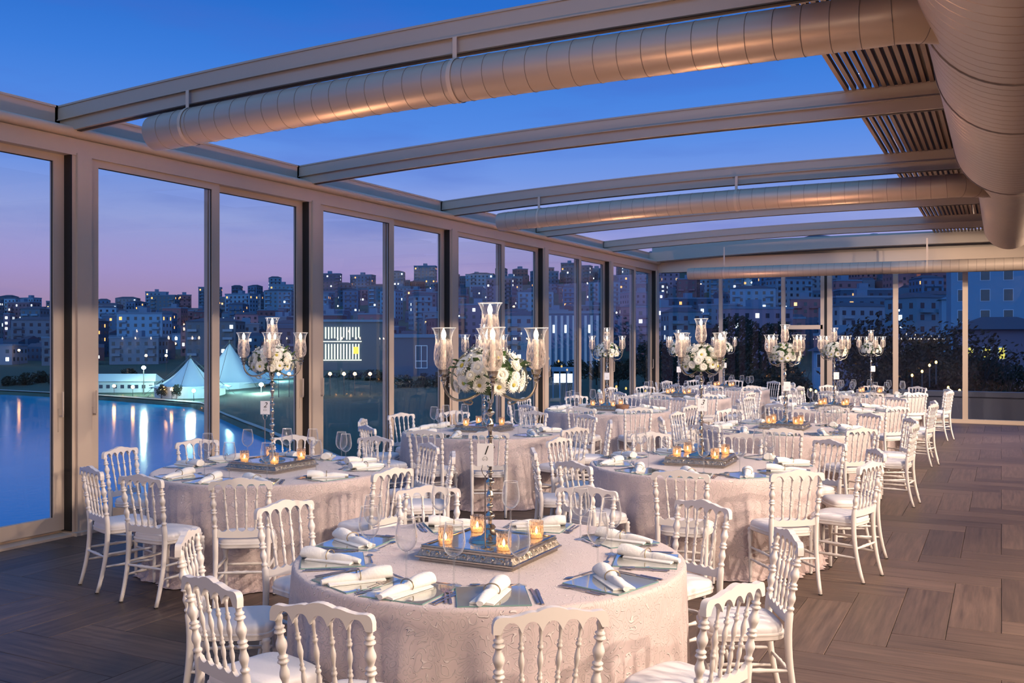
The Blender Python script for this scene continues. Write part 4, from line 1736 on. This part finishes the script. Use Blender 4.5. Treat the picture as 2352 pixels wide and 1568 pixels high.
fh = fb.build('hillside_houses', [WALLS[0][1], WALLS[1][1], WALLS[2][1], WALLS[3][1], M['roof'], M['dark_window'], LIT[1]])
fh['kind'] = 'stuff'
fh['label'] = 'small houses crowded between the apartment blocks on the hillside'
fh['category'] = 'houses'
# prototypes never used are removed
for v, *_ in VARIANTS:
    if v.name not in PLACED:
        for ch in children(v):
            D.objects.remove(ch)
        D.objects.remove(v)

# --- street lamps on the hill and along the shore
lamp_m = {'warm': emit_mat('sodium_lamp', (1, .48, .14, 1), 60), 'white': emit_mat('white_lamp', (.85, .95, 1, 1), 60), 'green': emit_mat('floodlight', (.70, 1, .85, 1), 400)}
M['pole'] = principled('lamp_pole', (.1, .1, .1, 1), .6)
LP = {}
for c_ in ('warm', 'white'):
    r = thing('street_lamp', '', 'lamp')
    MB().lathe([(.09, 0), (.06, 6.0)], 6).build('pole', M['pole'], r)
    MB().lathe([(.05, 5.9), (.36, 6.05), (.42, 6.3), (.25, 6.6), (.03, 6.7)], 8).build('lamp_head', lamp_m[c_], r)
    register(r)
    LP[c_] = r
random.seed(12)
nl = 0
for k in range(9):
    for j in range(11):
        px = random.uniform(0, 2352)
        d, z = row_z(px, k)
        d -= 13
        c_ = random.choice(['warm', 'warm', 'white'])
        x, y = room((px - 1176) / F * d, d)
        place(LP[c_], (x, y, z - 1), 0, ('orange' if c_ == 'warm' else 'white') + ' street lamp glowing among the houses, hillside row %s, number %s from the left' % (ORDN[k], ORDN[j]), 'hillside street lamps')
        nl += 1
for j, (px, y_) in enumerate([(262, 907), (305, 905), (372, 904), (395, 915), (445, 912), (640, 893), (664, 889), (758, 912), (790, 914), (815, 913), (850, 912)]):
    d = interp(SHORE, px) + 8 if px < 500 else 235
    x, y = room((px - 1176) / F * d, d)
    place(LP['warm'], (x, y, -16.8 + (4 if px > 500 else 0)), 0, 'low orange path lamp by the lagoon, %s from the left' % ORDN[j], 'waterside path lamps')

# floodlight masts
for j, (px, y_, d) in enumerate([(330, 845, 262), (390, 882, 256), (600, 884, 250)]):
    x, y = room((px - 1176) / F * d, d)
    zt_ = EYE + (780 - y_) * d / F
    r = thing('floodlight_mast', ['tall floodlight mast left of the tents', 'low floodlight in front of the left tent', 'low floodlight in front of the right tent'][j], 'lamp', (x, y, -13), 0, 'fairground floodlights')
    MB().lathe([(.18, 0), (.10, zt_ + 13)], 8).build('mast', M['pole'], r)
    MB().lathe([(.1, zt_ + 12.6), (.5, zt_ + 12.9), (.6, zt_ + 13.2), (.2, zt_ + 13.6)], 10).build('lamp_head', lamp_m['green'], r)
    l = D.lights.new('floodlight', 'POINT')
    l.energy = 4000
    l.color = (.6, 1, .85)
    l.shadow_soft_size = .5
    lo = D.objects.new('floodlight', l)
    COL.objects.link(lo)
    fx, fy = room((px - 1176) / F * (d - 4), d - 4)
    lo.location = (fx, fy, zt_)
    lo.parent = None

# --- white peaked tents
M['tent'] = principled('tent_membrane', (.55, .66, .70, 1), .7)
M['tent_wall'] = principled('tent_wall_panel', (.45, .55, .56, 1), .8)
def tent(cx, d, w, h, label):
    x, y = room((cx - 1176) / F * d, d)
    r = thing('peaked_tent', label, 'tent', (x, y, -13), YAW, 'white event tents')
    n, m = 32, 10
    vs, fs = [], []
    for k in range(m + 1):
        u = k / m
        rr = w / 2 * (1 - u)
        z = 2.8 + (h - 2.8) * (u ** 1.9)
        for i in range(n):
            a = 2 * PI * i / n
            q = 1 + .05 * math.cos(8 * a) * (1 - u)
            vs.append((rr * q * math.cos(a) + .01, rr * q * math.sin(a) * .8, z - (.5 * (1 - u) * (1 - math.cos(8 * a)) * .5)))
    for k in range(m):
        for i in range(n):
            j = (i + 1) % n
            fs.append((k * n + i, k * n + j, (k + 1) * n + j, (k + 1) * n + i))
    MB().add(vs, fs).build('canopy', M['tent'], r, smooth='all')
    MB().lathe([(w * .42, 0), (w * .42, 3.0)], 24, cap0=False, cap1=False).build('side_wall', M['tent_wall'], r)
    MB().tube([(0, 0, 0), (0, 0, h + .8)], .18, 8).build('mast', M['pole'], r)
    for i in range(8):
        a = 2 * PI * i / 8
        MB().tube([(0, 0, h + .3), (w * .58 * math.cos(a), w * .46 * math.sin(a), .3)], .06, 4).build('guy_rope', M['pole'], r)
    l = D.lights.new('tent_light', 'POINT')
    l.energy = 5500
    l.color = (.45, .9, 1)
    l.shadow_soft_size = 1
    lo = D.objects.new('tent_light', l)
    COL.objects.link(lo)
    lx, ly = room((cx - 1176) / F * (d - w * .8), d - w * .8)
    lo.location = (lx, ly, -9)
tent(437, 250, 21, 10.2, 'left white peaked tent by the lagoon, lit teal')
tent(527, 276, 27, 13.9, 'middle and tallest white peaked tent by the lagoon')
tent(645, 306, 24, 8.6, 'right low white peaked tent behind the candelabra')
# low pavilion
x, y = room((290 - 1176) / F * 272, 272)
r = thing('pavilion', 'long low white pavilion left of the tents on the shore', 'building', (x, y, -13), YAW)
MB().box(-9, 9, -3, 3, 0, 3.2).build('wall', M['tent_wall'], r)
MB().add([(-9.6, -3.6, 3.2), (9.6, -3.6, 3.2), (9.6, 3.6, 3.2), (-9.6, 3.6, 3.2), (-8.5, 0, 5.2), (8.5, 0, 5.2)], [(0, 1, 5, 4), (2, 3, 4, 5), (1, 2, 5), (3, 0, 4)]).build('roof', M['tent'], r)
for i in range(9):
    MB().box(-8.4 + i * 2, -7.4 + i * 2, -3.06, -3.02, 1.2, 2.2).build('window', M['dark_window'], r)

# --- civic building with lit vertical fins
x, y = room((790 - 1176) / F * 330, 330)
r = thing('cultural_centre', 'flat modern block with rows of glowing vertical fins', 'building', (x, y, -9), YAW + .15)
MB().box(-8, 14, 0, 16, -4, 17).build('wall', wallmat('wall_civic', (.20, .22, .25)), r)
MB().box(-9, 15, -1, 17, 17, 17.8).build('roof', M['roof_flat'], r)
fin = emit_mat('lit_fin', (.90, 1, .80, 1), 1.8)
random.seed(3)
for rowz, hh in ((10.6, 4.6), (4.2, 5.2)):
    MB().box(-8, 6, -.3, -.1, rowz - .5, rowz - .2).build('sill_band', fin, r)
    for i in range(13):
        z_ = rowz + (random.uniform(0, 1.2) if rowz > 8 else 0)
        MB().box(-7.4 + i * 1.02, -7.0 + i * 1.02, -.3, -.1, z_, rowz + hh).build('light_fin', fin, r)
MB().box(3.2, 5.0, -.35, -.3, 6, 8.4).build('amber_sign_panel', emit_mat('amber_panel', (1, .62, .1, 1), 1.6), r)
# --- big dark hall with cross-shaped glazing
x, y = room((968 - 1176) / F * 300, 300)
r = thing('exhibition_hall', 'big dark blue box-shaped hall with a white-framed window', 'building', (x, y, -9), YAW)
MB().box(-11, 13, 0, 20, -4, 11.5).build('wall', wallmat('wall_hall', (.10, .14, .22)), r)
MB().box(-11.6, 13.6, -.8, 20.6, 11.5, 12.6).build('roof', WALLS[3][1], r)
fr_m = principled('pale_window_frame', (.6, .65, .75, 1), .6)
b = MB()
for xx in (-1.8, 0.0, 1.8):
    b.box(xx - .12, xx + .12, -.2, 0, 2.0, 9)
for zz in (2.0, 4.2, 9.0):
    b.box(-1.92, 1.92, -.2, 0, zz - .12, zz + .12)
b.build('window_frame', fr_m, r)
# --- white pillared offices
x, y = room((1318 - 1176) / F * 300, 300)
r = thing('office_block', 'pale office block with tall narrow white pillars behind the fifth window bay', 'building', (x, y, -9), YAW - .1)
MB().box(-8, 8, 0, 10, -4, 19).build('wall', WALLS[3][1], r)
MB().box(-8.5, 8.5, -.6, 10.5, 19, 19.9).build('roof', M['roof_flat'], r)
for i in range(9):
    MB().box(-7.8 + i * 1.85, -7.0 + i * 1.85, -.5, 0, -2, 18.4).build('pillar', principled('pillar_white', (.6, .6, .65, 1), .7) if i == 0 else D.materials['pillar_white'], r)
for i in range(4):
    MB().box(-6.6 + i * 3.7, -5.4 + i * 3.7, -.1, -.02, 13, 15.5).build('lit_window', LIT[1], r)

# --- big blue-white blocks, villa with yellow windows behind the right back panes
def near_house(px, ybase, d, w, h, dp, label, wm, roofm, wins, hip=True, rz=0):
    x, y = room((px - 1176) / F * d, d)
    z = EYE + (780 - ybase) * d / F
    r = thing('house', label, 'house', (x, y, z), YAW + rz - .8 * math.atan((px - 1176) / F), 'houses close behind the back windows')
    MB().box(-w / 2, w / 2, 0, dp, -6, h).build('wall', wm, r)
    if hip:
        MB().add([(-w / 2 - .6, -.6, h), (w / 2 + .6, -.6, h), (w / 2 + .6, dp + .6, h), (-w / 2 - .6, dp + .6, h), (-w / 5, dp / 2, h + w * .16), (w / 5, dp / 2, h + w * .16)],
                 [(3, 2, 1, 0), (0, 1, 5, 4), (2, 3, 4, 5), (1, 2, 5), (3, 0, 4)]).build('roof', roofm, r)
    else:
        MB().box(-w / 2 - .3, w / 2 + .3, -.3, dp + .3, h, h + .5).build('roof', roofm, r)
    for (u, z_, ww, hh, lit) in wins:
        f = MB().box(u - ww / 2 - .08, u + ww / 2 + .08, -.05, 0, z_ - .08, z_ + hh + .08).build('window', fr_m, r)
        MB().box(u - ww / 2, u + ww / 2, -.09, -.05, z_, z_ + hh).build('pane', LIT[0] if lit == 1 else (M['dark_window'] if not lit else emit_mat('yellow_window', (1, .82, .15, 1), 1.2) if 'yellow_window' not in D.materials else D.materials['yellow_window']), f)
    return r
W3 = [(u, 2 + 3 * f, 1.2, 1.6, 0) for f in range(5) for u in (-4.5, -1.5, 1.5, 4.5)]
near_house(2275, 760, 120, 9, 9, 10, 'tall pale blue apartment block at the right behind the last panes', WALLS[0][1], M['roof_flat'], [(u, 1.2 + 2.6 * f, 1.0, 1.4, 0) for f in range(3) for u in (-3.2, -.6, 2.0)], hip=False)
near_house(2305, 905, 62, 5.4, 4.2, 6, 'small villa with yellow lit windows and tiled roof at the right', WALLS[4][1], M['roof'], [(-2.0, 2.3, .42, .7, 2), (-1.0, 2.3, .42, .7, 2), (-.1, 2.3, .35, .7, 2), (2.4, 1.2, .55, .8, 2)])
near_house(2020, 850, 95, 9, 3.0, 8, 'low pinkish house behind the rearmost candelabra', WALLS[4][1], M['roof'], [(-2, .8, .9, 1.1, 0), (1.5, .8, .9, 1.1, 1)])
near_house(1975, 880, 120, 11, 4, 9, 'pale gable-roofed house on the slope behind the aisle candelabra', WALLS[0][1], M['roof'], W3[:4])
near_house(2205, 742, 200, 7, 5, 8, 'pale blue gabled house on the slope above the brown bush', WALLS[0][1], M['roof_flat'], [(-2, 1.5, .9, 1.2, 1)], hip=True)

# --- trees: trunk, branches and leaf clusters
M['bark'] = principled('bark', (.045, .035, .03, 1), .9)
M['foliage'] = principled('dark_foliage', (.018, .026, .014, 1), .8, noise=.5, nscale=3)
M['foliage_brown'] = principled('brown_foliage', (.085, .035, .018, 1), .8, noise=.5, nscale=3)
def tree_mesh(seed, h, w, n, leaf_s, mat):
    rnd = random.Random(seed)
    root = thing('tree', '', 'tree')
    b = MB().tube([(0, 0, 0), (.05, 0, h * .3), (0, .05, h * .75)], [h * .03, h * .022, h * .008], 7)
    for i in range(12):
        a = rnd.uniform(0, 2 * PI)
        z = h * rnd.uniform(.25, .7)
        l = w * .42
        b.tube([(0, 0, z), (l * .5 * math.cos(a), l * .5 * math.sin(a), z + h * .1), (l * math.cos(a), l * math.sin(a), z + h * .2)], [h * .01, h * .006, h * .003], 5)
    b.build('trunk', M['bark'], root, smooth='all')
    f = MB()
    blobs = [(rnd.uniform(-.3, .3) * w, rnd.uniform(-.3, .3) * w, h * rnd.uniform(.30, .85), rnd.uniform(.16, .30) * w) for _ in range(14)]
    for i in range(n):
        bx, by, bz, br = rnd.choice(blobs)
        d = Vector((rnd.gauss(0, 1), rnd.gauss(0, 1), rnd.gauss(0, 1))).normalized() * br * rnd.uniform(.6, 1.05)
        c0 = Vector((bx, by, bz)) + Vector((d.x, d.y, d.z * .9))
        q = Vector((rnd.gauss(0, 1), rnd.gauss(0, 1), rnd.gauss(0, 1))).normalized()
        u = q.orthogonal().normalized() * leaf_s * rnd.uniform(.6, 1.3)
        v = q.cross(u).normalized() * leaf_s * .5
        f.add([c0 - u, c0 + v, c0 + u, c0 - v], [(0, 1, 2, 3)])
    f.build('foliage', mat, root)
    register(root)
    return root
T_DARK = tree_mesh(1, 8, 3.6, 16000, .085, M['foliage'])
T_BROWN = tree_mesh(2, 6.5, 5.4, 16000, .085, M['foliage_brown'])
T_FAR = tree_mesh(4, 6, 5.5, 700, .42, M['foliage'])
for j, (px, ytop, d, tr, lb) in enumerate([
        (1748, 705, 34, T_DARK, 'tall dark tree outside, left of the third aisle candelabra'),
        (1560, 765, 40, T_DARK, 'dark tree outside the back corner pane'),
        (1655, 790, 42, T_DARK, 'low dark tree behind the second aisle candelabra'),
        (1838, 835, 45, T_BROWN, 'low brown shrub outside the glazed back door'),
        (2110, 745, 31, T_BROWN, 'large reddish-brown bushy tree outside the right back pane'),
        (2165, 760, 33, T_BROWN, 'second reddish-brown bushy tree, right of the larger one'),
        (2330, 800, 30, T_DARK, 'dark shrub tree at the far right edge')]):
    x, y = room((px - 1176) / F * d, d)
    zt_ = EYE + (780 - ytop) * d / F
    h = 8 if tr is T_DARK else 6.5
    place(tr, (x, y, zt_ - h * .97), j * 1.1, lb, 'trees outside the back windows')
# bare tree
rnd = random.Random(9)
x, y = room((2245 - 1176) / F * 29, 29)
bt = thing('bare_tree', 'leafless many-branched tree outside, beside the last mullion', 'tree', (x, y, -4.5))
b = MB()
def grow(p, d, l, r, n):
    q = p + d * l
    b.tube([p, p.lerp(q, .5) + Vector((rnd.uniform(-1, 1), rnd.uniform(-1, 1), 0)) * l * .06, q], [r, r * .85, r * .65], 4, cap=False)
    if n > 0:
        for _ in range(3 if n > 1 else 4):
            nd = (d + Vector((rnd.uniform(-1, 1), rnd.uniform(-1, 1), rnd.uniform(-.1, .7))) * .55).normalized()
            grow(q, nd, l * .72, r * .62, n - 1)
grow(Vector((0, 0, 0)), Vector((0, 0, 1)), 2.0, .09, 5)
b.build('branches', M['bark'], bt)
# shoreline and park trees
random.seed(31)
far = [(20, 880, 300), (60, 872, 300), (95, 868, 305), (130, 876, 300), (170, 884, 296), (212, 880, 300), (370, 893, 241), (350, 872, 330), (405, 893, 238), (150, 860, 315), (300, 862, 310),
       (590, 862, 332), (640, 858, 336), (690, 862, 334), (720, 866, 326), (760, 872, 300), (810, 868, 290), (850, 866, 285), (880, 872, 280), (930, 880, 260), (970, 876, 260), (1010, 874, 262), (1060, 876, 250), (1090, 870, 255), (1140, 872, 250),
       (1280, 850, 240), (1330, 846, 240), (1370, 850, 235), (1420, 852, 220), (1450, 846, 225), (1490, 850, 215)]
for j, (px, ymid, d) in enumerate(far):
    x, y = room((px - 1176) / F * d, d)
    z = EYE + (780 - ymid) * d / F - 3.6
    small = ymid == 893
    if small:
        z += 1.2
    tr_ = place(T_FAR, (x, y, z), random.uniform(0, 6), 'small dark park tree beyond the water, %s from the left' % ordinal(sorted(p for p, *_ in far).index(px)), 'park trees beyond the water')
    if small:
        tr_.scale = (.5, .5, .6)
settle()

# --- garden lights among the shrubs, lit kiosk by the road
gl_m = emit_mat('garden_lamp_glow', (1, .55, .12, 1), 9)
g0 = thing('garden_lamp', '', 'lamp')
MB().lathe([(.02, -.6), (.02, 0)], 6).build('stake', M['pole'], g0)
MB().lathe([(.01, 0), (.03, .02), (.035, .05), (.02, .08), (.003, .09)], 8).build('lamp_globe', gl_m, g0)
register(g0)
random.seed(8)
for j, (px, y_) in enumerate([(1690, 902), (1722, 915), (1745, 908), (1775, 918), (1800, 912), (1842, 905), (1862, 898), (1874, 902), (2060, 855), (2095, 865), (2118, 856), (2135, 842), (2150, 835), (2178, 893), (2190, 905), (2204, 900)]):
    d = random.uniform(27.5, 29)
    x, y, z = P3(px, y_, d)
    place(g0, (x, y, z), 0, 'small yellow garden light among the shrubs outside, %s from the left' % ordinal(j), 'garden lights in the shrubs')
settle()
x, y = room((1300 - 1176) / F * 215, 215)
k_ = thing('kiosk', 'small white flat-roofed kiosk on pillars beside the road', 'building', (x, y, -8.2), YAW)
MB().box(-3.2, 3.2, -1.5, 1.5, 3.0, 3.9).build('roof', WALLS[0][1], k_)
for i in range(5):
    MB().box(-3.1 + i * 1.5, -2.8 + i * 1.5, -1.4, -1.1, -3, 3.0).build('pillar', WALLS[0][1], k_)
MB().box(-2.8, 2.8, .8, 1.0, .4, 2.4).build('lit_window', LIT[1], k_)

# --- wicker bread basket on the third window table
x, y = room(1.66, 14.42)
bk = thing('bread_basket', 'small brown wicker basket on the third window table', 'basket', (x, y, TOP))
M['wicker'] = principled('wicker_brown', (.26, .14, .09, 1), .8, noise=.4, nscale=60)
MB().lathe([(.07, 0), (.085, .03), (.10, .07), (.108, .10), (.100, .10), (.08, .03), (.01, .012)], 20, cap1=False).build('basket_body', M['wicker'], bk, smooth=True)
b = MB()
for k in range(7):
    r = .074 + .005 * k
    b.tube([(r * math.cos(a), r * math.sin(a), .008 + k * .015) for a in [2 * PI * i / 24 for i in range(25)]], .006, 5, cap=False)
b.build('woven_bands', M['wicker'], bk, kind='stuff')
